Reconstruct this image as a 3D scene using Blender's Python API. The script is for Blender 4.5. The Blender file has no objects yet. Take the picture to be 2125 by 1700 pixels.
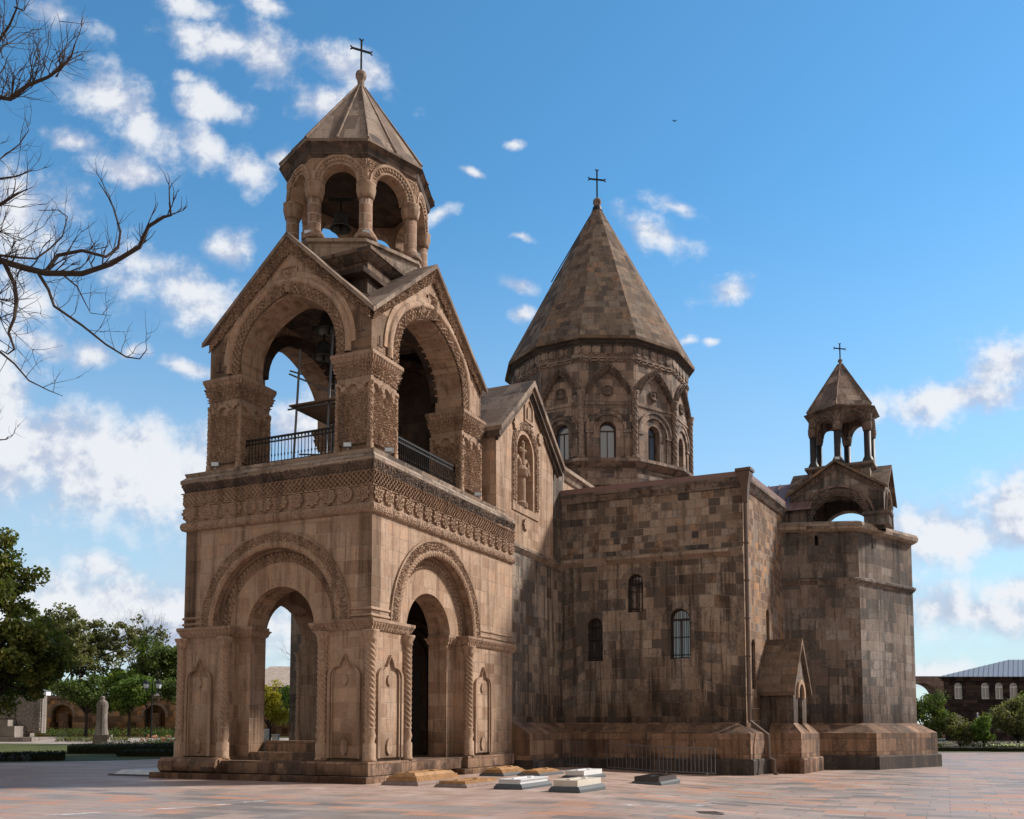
import bpy, bmesh, math, random
import numpy as np
from mathutils import Vector, geometry
random.seed(7); rng = np.random.default_rng(7)
R = math.radians
scene = bpy.context.scene
# ---------------------------------------------------------------- camera
CAMH, F, PIT = 1.65, 1966.0, R(4.5)
cd = bpy.data.cameras.new('camera'); cam = bpy.data.objects.new('camera', cd)
scene.collection.objects.link(cam); scene.camera = cam
cam.location = (0, 0, CAMH); cam.rotation_euler = (R(90) + PIT, 0, 0)
cd.sensor_fit = 'HORIZONTAL'; cd.sensor_width = 36; cd.lens = F / 2125 * 36
cd.shift_y = (1510 - F * math.tan(PIT) - 850) / 2125
cd.clip_end = 4000; cd.clip_start = .1
# ---------------------------------------------------------------- light
SUN_AZ, SUN_EL = R(74), R(36)          # azimuth clockwise from +Y
scene.view_settings.view_transform = 'Standard'
scene.view_settings.look = 'None'
scene.view_settings.exposure = 0.48
scene.view_settings.gamma = 1.0
sl = bpy.data.lights.new('sun', 'SUN'); so = bpy.data.objects.new('sun', sl)
scene.collection.objects.link(so)
sl.energy = 4.2; sl.angle = R(6.0); sl.color = (1.0, .925, .84)
sdir = Vector((math.sin(SUN_AZ) * math.cos(SUN_EL), math.cos(SUN_AZ) * math.cos(SUN_EL), math.sin(SUN_EL)))
so.rotation_euler = sdir.to_track_quat('Z', 'Y').to_euler()
world = bpy.data.worlds.new('World'); scene.world = world; world.use_nodes = True
CLOUDS = [(-0.4342, 0.6846, 0.0768, 0.0297, -40, 0), (-0.4808, 0.6426, 0.038, 0.0167, -20, 0.1), (-0.4346, 0.6137, 0.0703, 0.0166, -15, 0.1), (-0.3291, 0.758, 0.068, 0.0235, -12, 0.05), (-0.2751, 0.7438, 0.0309, 0.0378, 20, 0), (-0.3246, 0.6829, 0.0461, 0.0232, -25, 0), (-0.3368, 0.6359, 0.0367, 0.0218, -35, 0), (-0.2964, 0.6159, 0.0379, 0.0217, -30, 0.05), (-0.1729, 0.724, 0.0555, 0.0208, -28, 0.15), (-0.2067, 0.693, 0.032, 0.0233, 0, 0), (-0.2513, 0.6231, 0.0232, 0.0166, -10, 0.2), (-0.3629, 0.7167, 0.016, 0.0091, 0, 0.3), (-0.0024, 0.6426, 0.0159, 0.0083, -10, 0.42), (-0.0481, 0.6114, 0.0208, 0.0064, -20, 0.5), (-0.0754, 0.5594, 0.028, 0.0127, 25, 0.5), (0.0092, 0.5347, 0.017, 0.0057, 0, 0.45), (0.005, 0.4762, 0.0266, 0.0125, -10, 0.38), (0.0118, 0.4426, 0.0163, 0.0106, 0, 0.12), (0.1599, 0.5374, 0.0517, 0.0227, -25, 0.3), (0.2354, 0.4773, 0.0375, 0.0163, 25, 0.45), (0.1788, 0.5705, 0.0366, 0.0127, -10, 0.35), (0.1951, 0.4199, 0.0108, 0.0074, 0, 0.42), (0.2176, 0.4193, 0.0108, 0.005, 15, 0.5), (0.4834, 0.3544, 0.0959, 0.0246, 8, -0.05), (0.5396, 0.3881, 0.0541, 0.0309, 25, -0.05), (0.4757, 0.2159, 0.089, 0.0337, 3, -0.15), (0.5307, 0.2369, 0.0594, 0.0362, 10, -0.1), (0.4849, 0.1173, 0.0883, 0.0284, 0, -0.05), (0.5321, 0.1457, 0.0531, 0.0226, 10, 0.0), (-0.3485, 0.4746, 0.0907, 0.0344, -18, 0.1), (-0.386, 0.4991, 0.0667, 0.0251, -10, 0.3), (-0.5415, 0.565, 0.0731, 0.0634, 0, 0.1), (-0.5272, 0.4719, 0.0544, 0.0375, -30, 0.25), (-0.5122, 0.4231, 0.0542, 0.0137, -18, 0), (-0.4488, 0.4091, 0.0253, 0.0186, 0, -0.05), (-0.4137, 0.408, 0.0169, 0.0099, 0, 0.15), (-0.5746, 0.3533, 0.0779, 0.0553, -40, -0.2), (-0.4471, 0.2843, 0.1967, 0.0517, -14, -0.25), (-0.3324, 0.2579, 0.1487, 0.0484, -15, -0.1), (-0.521, 0.316, 0.0717, 0.0366, 0, -0.2), (-0.4214, 0.1328, 0.1532, 0.0344, -2, -0.15), (-0.4432, 0.169, 0.0473, 0.0179, -5, 0.1), (-0.5538, 0.1122, 0.0882, 0.0355, 0, 0), (-0.3743, 0.0968, 0.1293, 0.0354, 0, 0), (-0.3572, 0.8035, 0.0434, 0.0171, -10, 0.15), (-0.2709, 0.8035, 0.031, 0.0158, -40, 0.25), (-0.5132, 0.795, 0.0806, 0.0223, -20, 0.45), (-0.2302, 0.3267, 0.0479, 0.0428, 0, 0.1), (-0.3128, 0.521, 0.0364, 0.0252, -20, 0.35), (0.4265, 0.0559, 0.1757, 0.0176, 0, 0.4), (-0.257, 0.1071, 0.1529, 0.0414, 0, 0.2), (-0.3461, 0.3854, 0.036, 0.0123, -20, 0.3)]
def build_world():
    nt = world.node_tree; N = nt.nodes; L = nt.links; N.clear()
    def nd(t, **k):
        n = N.new(t)
        for a, b in k.items(): setattr(n, a, b)
        return n
    def mt(op, a, b=None, c=None, cl=False):
        n = nd('ShaderNodeMath', operation=op, use_clamp=cl)
        for i, v in enumerate((a, b, c)):
            if v is None: continue
            if isinstance(v, (int, float)): n.inputs[i].default_value = v
            else: L.new(v, n.inputs[i])
        return n.outputs[0]
    out = nd('ShaderNodeOutputWorld'); bg = nd('ShaderNodeBackground')
    sky = nd('ShaderNodeTexSky', sky_type='NISHITA', sun_disc=False)
    sky.sun_elevation = SUN_EL; sky.sun_rotation = SUN_AZ
    sky.air_density = 1.0; sky.dust_density = .15; sky.ozone_density = 2.5; sky.altitude = 900
    hs = nd('ShaderNodeHueSaturation'); hs.inputs['Saturation'].default_value = 1.2; hs.inputs['Value'].default_value = 1.0
    L.new(sky.outputs[0], hs.inputs['Color'])
    gr = nd('ShaderNodeMix', data_type='RGBA', blend_type='MULTIPLY'); gr.inputs[0].default_value = 1; L.new(hs.outputs[0], gr.inputs[6]); gr.inputs[7].default_value = (.98, 1.17, 1.03, 1)
    tc = nd('ShaderNodeTexCoord'); sp = nd('ShaderNodeSeparateXYZ'); L.new(tc.outputs['Generated'], sp.inputs[0])
    ya = mt('MAXIMUM', mt('ABSOLUTE', sp.outputs[1]), .05)
    gx = mt('DIVIDE', sp.outputs[0], ya); gz = mt('DIVIDE', sp.outputs[2], ya)
    cv = nd('ShaderNodeCombineXYZ'); L.new(gx, cv.inputs[0]); L.new(gz, cv.inputs[1])
    # warp the cloud layout
    nw = nd('ShaderNodeTexNoise'); nw.inputs['Scale'].default_value = 9; nw.inputs['Detail'].default_value = 5; L.new(cv.outputs[0], nw.inputs['Vector'])
    vs = nd('ShaderNodeVectorMath', operation='SUBTRACT'); L.new(nw.outputs['Color'], vs.inputs[0]); vs.inputs[1].default_value = (.5, .5, .5)
    vm = nd('ShaderNodeVectorMath', operation='MULTIPLY_ADD'); L.new(vs.outputs[0], vm.inputs[0]); vm.inputs[1].default_value = (.045, .045, 0); L.new(cv.outputs[0], vm.inputs[2])
    acc = None
    for (x, z, rx, rz, rot, b) in CLOUDS:
        mp = nd('ShaderNodeMapping', vector_type='TEXTURE')
        mp.inputs['Location'].default_value = (x, z, 0); mp.inputs['Rotation'].default_value = (0, 0, R(rot)); mp.inputs['Scale'].default_value = (rx, rz, 1)
        L.new(vm.outputs[0], mp.inputs[0])
        ln = nd('ShaderNodeVectorMath', operation='LENGTH'); L.new(mp.outputs[0], ln.inputs[0])
        v = mt('ADD', ln.outputs['Value'], b)
        acc = v if acc is None else mt('MINIMUM', acc, v)
    n1 = nd('ShaderNodeTexNoise'); n1.inputs['Scale'].default_value = 15; n1.inputs['Detail'].default_value = 12; n1.inputs['Roughness'].default_value = .61; L.new(cv.outputs[0], n1.inputs['Vector'])
    n2 = nd('ShaderNodeTexNoise'); n2.inputs['Scale'].default_value = 7; n2.inputs['Detail'].default_value = 4; L.new(cv.outputs[0], n2.inputs['Vector'])
    d = mt('SUBTRACT', 1.36, acc)
    d = mt('ADD', d, mt('MULTIPLY', mt('SUBTRACT', n1.outputs['Fac'], .5), 3.3))
    d = mt('ADD', d, mt('MULTIPLY', mt('SUBTRACT', n2.outputs['Fac'], .5), .5))
    sh = nd('ShaderNodeVectorMath', operation='ADD'); L.new(cv.outputs[0], sh.inputs[0]); sh.inputs[1].default_value = (.012, .016, 0)
    n1b = nd('ShaderNodeTexNoise'); n1b.inputs['Scale'].default_value = 15; n1b.inputs['Detail'].default_value = 6; n1b.inputs['Roughness'].default_value = .6; L.new(sh.outputs[0], n1b.inputs['Vector'])
    lit = mt('SUBTRACT', n1.outputs['Fac'], n1b.outputs['Fac'])
    mr = nd('ShaderNodeMapRange', interpolation_type='SMOOTHSTEP'); L.new(d, mr.inputs[0])
    mr.inputs[1].default_value = -.05; mr.inputs[2].default_value = 1.12
    mr.inputs[4].default_value = .95
    # faint veil everywhere, stronger low in the sky
    n3 = nd('ShaderNodeTexNoise'); n3.inputs['Scale'].default_value = 3; n3.inputs['Detail'].default_value = 6; n3.inputs['Roughness'].default_value = .6; L.new(vm.outputs[0], n3.inputs['Vector'])
    hz = nd('ShaderNodeMapRange', interpolation_type='SMOOTHSTEP'); L.new(sp.outputs[2], hz.inputs[0])
    hz.inputs[1].default_value = .52; hz.inputs[2].default_value = -.02; hz.inputs[3].default_value = 0; hz.inputs[4].default_value = .95
    hazef = mt('MULTIPLY', hz.outputs[0], mt('MULTIPLY_ADD', n3.outputs['Fac'], .8, .45), cl=True)
    cmp_ = nd('ShaderNodeMapRange', interpolation_type='SMOOTHSTEP'); L.new(mt('ADD', mt('ADD', n2.outputs['Fac'], mt('MULTIPLY', lit, 1.6)), mt('MULTIPLY', d, .16)), cmp_.inputs[0])
    cmp_.inputs[1].default_value = .38; cmp_.inputs[2].default_value = .78
    ccol = nd('ShaderNodeMix', data_type='RGBA'); L.new(cmp_.outputs[0], ccol.inputs[0])
    ccol.inputs[6].default_value = (2.5, 2.8, 3.55, 1); ccol.inputs[7].default_value = (4.3, 4.4, 4.6, 1)
    m0 = nd('ShaderNodeMix', data_type='RGBA'); L.new(hazef, m0.inputs[0]); L.new(gr.outputs[2], m0.inputs[6]); m0.inputs[7].default_value = (2.75, 3.15, 3.6, 1)
    m1 = nd('ShaderNodeMix', data_type='RGBA'); L.new(mr.outputs[0], m1.inputs[0]); L.new(m0.outputs[2], m1.inputs[6]); L.new(ccol.outputs[2], m1.inputs[7])
    # unseen warm cloud deck behind the camera, added as fill light for west walls
    n4 = nd('ShaderNodeTexNoise'); n4.inputs['Scale'].default_value = 2.6; n4.inputs['Detail'].default_value = 7; L.new(tc.outputs['Generated'], n4.inputs['Vector'])
    rb = nd('ShaderNodeMapRange', interpolation_type='SMOOTHSTEP'); L.new(sp.outputs[1], rb.inputs[0]); rb.inputs[1].default_value = .12; rb.inputs[2].default_value = -.25
    rc = nd('ShaderNodeMapRange', interpolation_type='SMOOTHSTEP'); L.new(n4.outputs['Fac'], rc.inputs[0]); rc.inputs[1].default_value = .36; rc.inputs[2].default_value = .52
    m2 = nd('ShaderNodeMix', data_type='RGBA'); L.new(mt('MULTIPLY', rb.outputs[0], rc.outputs[0]), m2.inputs[0]); L.new(m1.outputs[2], m2.inputs[6]); m2.inputs[7].default_value = (3.0, 2.5, 2.05, 1)
    L.new(m2.outputs[2], bg.inputs[0]); bg.inputs[1].default_value = .145
    L.new(bg.outputs[0], out.inputs[0])
build_world()
# ---------------------------------------------------------------- materials
MATS = {}
class NT:
    def __init__(s, name):
        s.m = bpy.data.materials.new(name); s.m.use_nodes = True; s.t = s.m.node_tree; s.N = s.t.nodes; s.L = s.t.links
        s.b = s.N['Principled BSDF']; MATS[name] = s.m
    def nd(s, t, **k):
        n = s.N.new(t)
        for a, b in k.items(): setattr(n, a, b)
        return n
    def put(s, sock, v):
        if isinstance(v, (int, float)): sock.default_value = v
        elif isinstance(v, tuple): sock.default_value = v if len(v) != 3 or sock.type != 'RGBA' else (*v, 1)
        else: s.L.new(v, sock)
    def math(s, op, a, b=None, c=None, cl=False):
        n = s.nd('ShaderNodeMath', operation=op, use_clamp=cl)
        for i, v in enumerate((a, b, c)):
            if v is not None: s.put(n.inputs[i], v)
        return n.outputs[0]
    def noise(s, vec, sc, det=4, ro=.55, dist=0, scale3=None):
        if scale3:
            mp = s.nd('ShaderNodeMapping'); mp.inputs['Scale'].default_value = scale3; s.L.new(vec, mp.inputs[0]); vec = mp.outputs[0]
        n = s.nd('ShaderNodeTexNoise'); n.inputs['Scale'].default_value = sc; n.inputs['Detail'].default_value = det
        n.inputs['Roughness'].default_value = ro; n.inputs['Distortion'].default_value = dist; s.L.new(vec, n.inputs['Vector']); return n.outputs['Fac']
    def ramp(s, f, stops, const=False):
        n = s.nd('ShaderNodeValToRGB'); cr = n.color_ramp
        if const: cr.interpolation = 'CONSTANT'
        while len(cr.elements) < len(stops): cr.elements.new(.5)
        for e, (p, c) in zip(cr.elements, stops): e.position = p; e.color = (*c, 1) if len(c) == 3 else c
        s.L.new(f, n.inputs[0]); return n.outputs[0]
    def rng(s, f, a, b, c=0, d=1, sm=True):
        n = s.nd('ShaderNodeMapRange'); n.interpolation_type = 'SMOOTHSTEP' if sm else 'LINEAR'
        s.L.new(f, n.inputs[0])
        for i, v in enumerate((a, b, c, d)): n.inputs[i + 1].default_value = v
        return n.outputs[0]
    def mix(s, f, a, b, mode='MIX'):
        n = s.nd('ShaderNodeMix', data_type='RGBA', blend_type=mode)
        s.put(n.inputs[0], f); s.put(n.inputs[6], a); s.put(n.inputs[7], b); return n.outputs[2]
    def bump(s, h, st, dist=.02, prev=None):
        n = s.nd('ShaderNodeBump'); n.inputs['Strength'].default_value = st; n.inputs['Distance'].default_value = dist
        s.L.new(h, n.inputs['Height'])
        if prev is not None: s.L.new(prev, n.inputs['Normal'])
        return n.outputs[0]
def stone(name, pal, bw=.62, rh=.32, msz=.012, mcol=(.34, .27, .21), soot=.0, sootcol=(.035, .031, .03), sootz=None, damp=0, streak=.35, bumpm=.5, uoff=0.0, var=1.0, blk=.55, patch=None, mfac=.75):
    """coursed ashlar in UV metres: colour per block, soot patches that follow blocks, streaks, rising damp"""
    s = NT(name)
    uv = s.nd('ShaderNodeUVMap').outputs[0]; ob = s.nd('ShaderNodeTexCoord').outputs['Object']
    sep = s.nd('ShaderNodeSeparateXYZ'); s.L.new(uv, sep.inputs[0])
    # slightly irregular course heights and wavering joints
    wob = s.math('MULTIPLY', s.math('SUBTRACT', s.noise(uv, .9, 2), .5), .045)
    v2 = s.math('ADD', s.math('ADD', sep.outputs[1], s.math('MULTIPLY', s.math('SINE', s.math('MULTIPLY', sep.outputs[1], 1.35)), .10)), wob)
    cb = s.nd('ShaderNodeCombineXYZ'); s.L.new(s.math('ADD', sep.outputs[0], uoff), cb.inputs[0]); s.L.new(v2, cb.inputs[1])
    def brick(w, h, sq, sf, off, seedx):
        b = s.nd('ShaderNodeTexBrick'); b.offset = off; b.offset_frequency = 2; b.squash = sq; b.squash_frequency = sf
        mp = s.nd('ShaderNodeMapping'); mp.inputs['Location'].default_value = (seedx, 0, 0); s.L.new(cb.outputs[0], mp.inputs[0])
        s.L.new(mp.outputs[0], b.inputs['Vector']); b.inputs['Color1'].default_value = (0, 0, 0, 1); b.inputs['Color2'].default_value = (1, 1, 1, 1)
        b.inputs['Mortar'].default_value = (.5, .5, .5, 1); b.inputs['Scale'].default_value = 1; b.inputs['Mortar Size'].default_value = msz
        b.inputs['Mortar Smooth'].default_value = .35; b.inputs['Bias'].default_value = 0; b.inputs['Brick Width'].default_value = w; b.inputs['Row Height'].default_value = h
        return b
    b1 = brick(bw, rh, .62, 3, .43, 0)
    rnd = s.nd('ShaderNodeSeparateColor'); s.L.new(b1.outputs['Color'], rnd.inputs[0]); r0 = rnd.outputs[0]
    big = s.noise(ob, .22, 3)
    mid = s.noise(ob, .9, 5, .6)
    fine = s.noise(ob, 9, 6, .65)
    pits = s.noise(ob, 42, 3, .6)
    # centre of the block each point belongs to, so that weathering can follow whole blocks
    sc_ = s.nd('ShaderNodeSeparateXYZ'); s.L.new(cb.outputs[0], sc_.inputs[0])
    row = s.math('FLOOR', s.math('DIVIDE', sc_.outputs[1], rh))
    m3 = s.math('LESS_THAN', s.math('SUBTRACT', row, s.math('MULTIPLY', s.math('FLOOR', s.math('DIVIDE', row, 3)), 3)), .5)
    m2_ = s.math('LESS_THAN', s.math('SUBTRACT', row, s.math('MULTIPLY', s.math('FLOOR', s.math('DIVIDE', row, 2)), 2)), .5)
    wd = s.math('MULTIPLY', s.math('SUBTRACT', 1, s.math('MULTIPLY', m3, .38)), bw)
    of = s.math('MULTIPLY', s.math('MULTIPLY', wd, .43), m2_)
    cx = s.math('MULTIPLY', s.math('SUBTRACT', s.math('ADD', s.math('FLOOR', s.math('DIVIDE', s.math('ADD', sc_.outputs[0], of), wd)), .5), s.math('DIVIDE', of, wd)), wd)
    cell = s.nd('ShaderNodeCombineXYZ'); s.L.new(cx, cell.inputs[0]); s.L.new(s.math('MULTIPLY', row, rh), cell.inputs[1])
    big = s.math('MULTIPLY_ADD', s.math('SUBTRACT', s.noise(cell.outputs[0], .24, 2, .5), .5), .8, s.math('MULTIPLY_ADD', s.noise(ob, .5, 4, .6), .3, .35))
    sel = s.math('ADD', s.math('MULTIPLY', s.math('SUBTRACT', r0, .5), var), s.math('MULTIPLY_ADD', big, 1.0 , 0.0))
    sel = s.math('ADD', sel, s.math('MULTIPLY', s.math('SUBTRACT', mid, .5), .5))
    col = s.ramp(sel, pal)
    # tone wander inside blocks
    col = s.mix(s.rng(fine, .3, .7, 0, .5), col, s.mix(1.0, col, (.62, .60, .58), 'MULTIPLY'))
    fr2 = s.math('FRACT', s.math('MULTIPLY', r0, 7.31))
    col = s.mix(s.math('MULTIPLY', fr2, blk), col, s.mix(1.0, col, (.55, .54, .53), 'MULTIPLY'))
    st = s.noise(ob, 1.6, 4, .55, 0, (2.2, 2.2, .16))
    col = s.mix(s.math('MULTIPLY', s.rng(st, .5, .66), min(1, streak)), col, s.mix(1.0, col, (.40, .375, .36), 'MULTIPLY'))
    st2 = s.noise(ob, 3.6, 3, .6, 0, (2.4, 2.4, .10)); col = s.mix(s.math('MULTIPLY', s.math('MULTIPLY', s.rng(st2, .52, .66), s.rng(mid, .42, .6)), min(1, streak)), col, s.mix(1.0, col, (.36, .335, .32), 'MULTIPLY'))
    col = s.mix(s.math('MULTIPLY', s.rng(st, .46, .30), streak * .6), col, s.mix(1.0, col, (1.28, 1.24, 1.2), 'MULTIPLY'))
    if soot > 0:
        sm = s.math('ADD', s.math('MULTIPLY', s.noise(cell.outputs[0], .40, 3, .55), .52), s.math('MULTIPLY', s.noise(ob, .6, 7, .66, 0, (1.5, 1.5, .45)), .48))
        k = s.math('ADD', sm, s.math('MULTIPLY', s.math('SUBTRACT', r0, .5), .17))
        k = s.math('ADD', k, s.math('MULTIPLY', s.math('SUBTRACT', fine, .5), .16))
        msk = s.rng(k, .60 - soot * .16, .68 - soot * .1)
        if sootz:
            sz = s.nd('ShaderNodeSeparateXYZ'); s.L.new(ob, sz.inputs[0])
            msk = s.math('MULTIPLY', msk, s.rng(sz.outputs[2], *sootz))
        col = s.mix(s.math('MULTIPLY', msk, .74), col, sootcol)
    mf = s.math('MULTIPLY', b1.outputs['Fac'], s.rng(mid, .3, .6, .15, 1))
    col = s.mix(s.math('MULTIPLY', mf, mfac), col, mcol)
    if damp:
        sz2 = s.nd('ShaderNodeSeparateXYZ'); s.L.new(ob, sz2.inputs[0])
        hgt = s.math('ADD', sz2.outputs[2], s.math('MULTIPLY', s.math('SUBTRACT', s.noise(ob, .8, 4, .6), .5), -2.4))
        dm = s.rng(hgt, damp, damp * .35 - .2)
        dm = s.math('MULTIPLY', dm, s.math('MULTIPLY_ADD', fr2, .45, .55)); col = s.mix(s.math('MULTIPLY', dm, .85), col, s.mix(1.0, col, (.30, .24, .20), 'MULTIPLY'))
    col = s.mix(s.rng(pits, .62, .74, 0, .45), col, s.mix(1.0, col, (.45, .44, .43), 'MULTIPLY'))
    s.L.new(col, s.b.inputs['Base Color']); s.b.inputs['Roughness'].default_value = .92; s.b.inputs['Specular IOR Level'].default_value = .18
    n = s.bump(b1.outputs['Fac'], min(1, bumpm * 1.6), -.035)
    n = s.bump(fine, .38, .03, n); n = s.bump(pits, .3, .012, n)
    n = s.bump(r0, .35, .03, n)
    s.L.new(n, s.b.inputs['Normal']); return s.m
def plain(name, col, rough=.6, metal=0, nz=0, nscale=6, bump=0, spec=.4, dark=.5, scale3=None):
    s = NT(name); s.b.inputs['Roughness'].default_value = rough; s.b.inputs['Metallic'].default_value = metal; s.b.inputs['Specular IOR Level'].default_value = spec
    if nz:
        ob = s.nd('ShaderNodeTexCoord').outputs['Object']; f = s.noise(ob, nscale, 5, .6, 0, scale3)
        c = s.mix(s.rng(f, .35, .68, 0, nz), (*col, 1), tuple(x * dark for x in col) + (1,))
        s.L.new(c, s.b.inputs['Base Color'])
        if bump: s.L.new(s.bump(f, bump, .02), s.b.inputs['Normal'])
    else: s.b.inputs['Base Color'].default_value = (*col, 1)
    return s.m
TAN = [(.1, (.27, .165, .105)), (.35, (.38, .255, .175)), (.55, (.45, .32, .23)), (.8, (.47, .30, .20)), (.95, (.37, .285, .225))]
stone('tan_tufa', TAN, .66, .40, .011, (.47, .38, .30), damp=2.3, streak=.6, bumpm=.5, mfac=.6, var=.5, blk=.22)
stone('tan_tufa_smooth', TAN, .9, .5, .007, (.34, .25, .19), damp=.9, streak=.5, bumpm=.25, mfac=.4, var=.5, blk=.25)
stone('carved_tufa', [(.2, (0.248, 0.164, 0.114)), (.5, (0.374, 0.257, 0.182)), (.8, (0.436, 0.310, 0.221))], 1.1, 1.2, .006, (.24, .17, .12), streak=.5, var=.35, blk=.2, mfac=.4, bumpm=.2)
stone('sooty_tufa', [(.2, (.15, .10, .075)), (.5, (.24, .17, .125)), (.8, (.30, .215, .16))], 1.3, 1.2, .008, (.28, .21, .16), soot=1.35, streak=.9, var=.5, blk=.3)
stone('ledge_stone', [(.2, (0.286, 0.209, 0.154)), (.5, (0.396, 0.308, 0.242)), (.8, (0.462, 0.374, 0.308))], 1.1, 1.0, .01, (.2, .15, .12), soot=.5, streak=.6, var=.5)
stone('plinth_stone', [(.2, (0.168, 0.104, 0.073)), (.5, (0.312, 0.195, 0.125)), (.8, (0.408, 0.256, 0.175))], .95, .62, .010, (.12, .09, .07), soot=.6, streak=.6, var=.7, damp=.5)
stone('dark_base_stone', [(.2, (.06, .05, .044)), (.5, (.12, .095, .08)), (.8, (.18, .14, .115))], .9, .5, .010, (.09, .075, .065), soot=.9, streak=.5, var=.7)
DARK = [(.10, (.14, .118, .10)), (.28, (.26, .20, .155)), (.42, (.37, .29, .225)), (.56, (.44, .36, .29)), (.70, (.37, .32, .275)), (.86, (.46, .30, .195)), (.97, (.18, .165, .155))]
stone('old_masonry', DARK, .66, .43, .012, (.36, .28, .22), soot=1.15, damp=4.6, streak=1.0, bumpm=.6, var=.5, blk=.26, mfac=.6)
stone('small_masonry', DARK, .52, .33, .012, (.36, .28, .22), soot=.7, streak=.5, bumpm=.5, var=1.0, blk=.4, mfac=.6)
stone('warm_masonry', [(.15, (.17, .11, .08)), (.4, (.31, .20, .13)), (.6, (.36, .25, .18)), (.75, (.26, .22, .19)), (.9, (.42, .24, .13))], .50, .33, .014, (.42, .33, .25), soot=.3, damp=1.6, streak=.4, var=1.2, blk=.6, mfac=.7)
stone('block_masonry', [(.12, (0.129, 0.105, 0.093)), (.35, (0.224, 0.173, 0.140)), (.55, (0.288, 0.237, 0.204)), (.75, (0.341, 0.300, 0.267)), (.92, (0.294, 0.191, 0.133))], .86, .42, .012, (.27, .22, .18), soot=.85, damp=4.3, streak=.9, var=.55, blk=.3, mfac=.5)
stone('drum_stone', [(.15, (0.169, 0.129, 0.109)), (.4, (0.336, 0.243, 0.190)), (.6, (0.439, 0.330, 0.262)), (.85, (0.299, 0.243, 0.210))], .7, .42, .010, (.23, .18, .145), soot=.5, streak=.6, var=.8, mfac=.5)
stone('roof_stone', [(.12, (0.105, 0.077, 0.059)), (.38, (0.199, 0.141, 0.099)), (.55, (0.270, 0.193, 0.139)), (.72, (0.189, 0.150, 0.119)), (.9, (0.285, 0.174, 0.110))], .62, .44, .014, (.13, .10, .08), soot=.1, streak=.5, var=.8, blk=.35, mfac=.6)
stone('slab_roof', [(.2, (.19, .14, .11)), (.5, (.29, .215, .165)), (.8, (.35, .27, .21))], .85, 1.3, .01, (.42, .33, .26), soot=.3, streak=.3, var=.8, blk=.4, mfac=.45)
stone('dark_carved', [(.2, (0.135, 0.108, 0.092)), (.5, (0.239, 0.180, 0.147)), (.8, (0.319, 0.235, 0.193))], 1.0, 1.0, .006, (.12, .09, .07), soot=.5, streak=.7, var=.4)
stone('band_column', [(.3, (.29, .18, .125)), (.45, (.34, .22, .155)), (.60, (.44, .33, .26)), (.8, (.27, .165, .115))], 6, .36, .02, (.50, .40, .33), streak=.2, var=.9, blk=.4, mfac=.8)
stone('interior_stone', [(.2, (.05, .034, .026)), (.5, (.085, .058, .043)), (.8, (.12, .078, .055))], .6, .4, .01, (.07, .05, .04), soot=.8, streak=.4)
stone('wall_niche_stone', [(.2, (0.189, 0.115, 0.075)), (.4, (0.348, 0.203, 0.119)), (.58, (0.551, 0.297, 0.150)), (.72, (0.362, 0.243, 0.175)), (.9, (0.609, 0.311, 0.138))], .75, .42, .012, (.25, .18, .13), soot=.2, damp=1.9, var=1.3, blk=.7, mfac=.5)
stone('basalt_wall', [(.2, (.028, .021, .021)), (.5, (.05, .037, .035)), (.85, (.085, .058, .05))], .7, .4, .01, (.06, .045, .042), streak=.3, var=.9)
stone('gate_stone', [(.2, (0.240, 0.172, 0.143)), (.6, (0.324, 0.236, 0.198)), (.9, (0.360, 0.253, 0.209))], .9, .5, .008, (.2, .15, .13), streak=.4)
stone('grey_monument', [(.2, (0.221, 0.189, 0.169)), (.6, (0.325, 0.280, 0.247)), (.9, (0.390, 0.338, 0.299))], 3, 1.2, .006, (.14, .12, .11), streak=.5, var=.4)
plain('black_basalt', (.035, .033, .034), .55, 0, .6, 4, .3, dark=.45)
plain('iron', (.02, .018, .017), .55, .6)
plain('dark_steel', (.15, .155, .165), .5, .5, .3, 20)
plain('galvanised', (.30, .31, .33), .45, .6, .4, 12)
plain('bronze', (.09, .095, .09), .45, .7, .6, 5, .2)
plain('manhole_iron', (.13, .10, .085), .8, .2, .5, 20)
plain('plank', (.16, .11, .075), .8, 0, .6, 3, .3, scale3=(1, 8, 1))
plain('downpipe_paint', (.115, .075, .056), .5, .2, .3, 3)
plain('bark', (.045, .034, .028), .95, 0, .6, 9, .8)
plain('bare_bark', (.05, .034, .026), .95, 0, .5, 14, .7)
plain('black_granite', (.018, .018, .02), .18, 0, .4, 30, spec=.6)
plain('grey_granite', (.085, .09, .095), .6, 0, .6, 26, .2)
plain('white_marble', (.62, .61, .60), .5, 0, .25, 5, dark=.75)
plain('cream_marble', (.56, .50, .41), .5, 0, .5, 4, dark=.7)
plain('orange_travertine', (.36, .19, .075), .6, 0, .7, 5, .25, dark=.5)
plain('pink_tufa_base', (.24, .17, .14), .85, 0, .6, 5, .3)
plain('pale_slab', (.62, .61, .58), .7, 0, .4, 3)
plain('window_frame', (.055, .028, .018), .5)
plain('copper_roof', (.215, .135, .12), .5, .15, .5, 2.5, dark=.72)
plain('zinc_roof', (.25, .26, .275), .4, .3, .4, 2, dark=.8)
plain('tile_roof', (.42, .34, .28), .8, 0, .5, 3, .3)
plain('white_paint', (.75, .76, .78), .6, 0, .2, 3)
plain('lamp_glass', (.55, .62, .66), .15, 0, 0, spec=.6)
plain('door_wood', (.022, .013, .010), .6, 0, .5, 4, .3)
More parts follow.
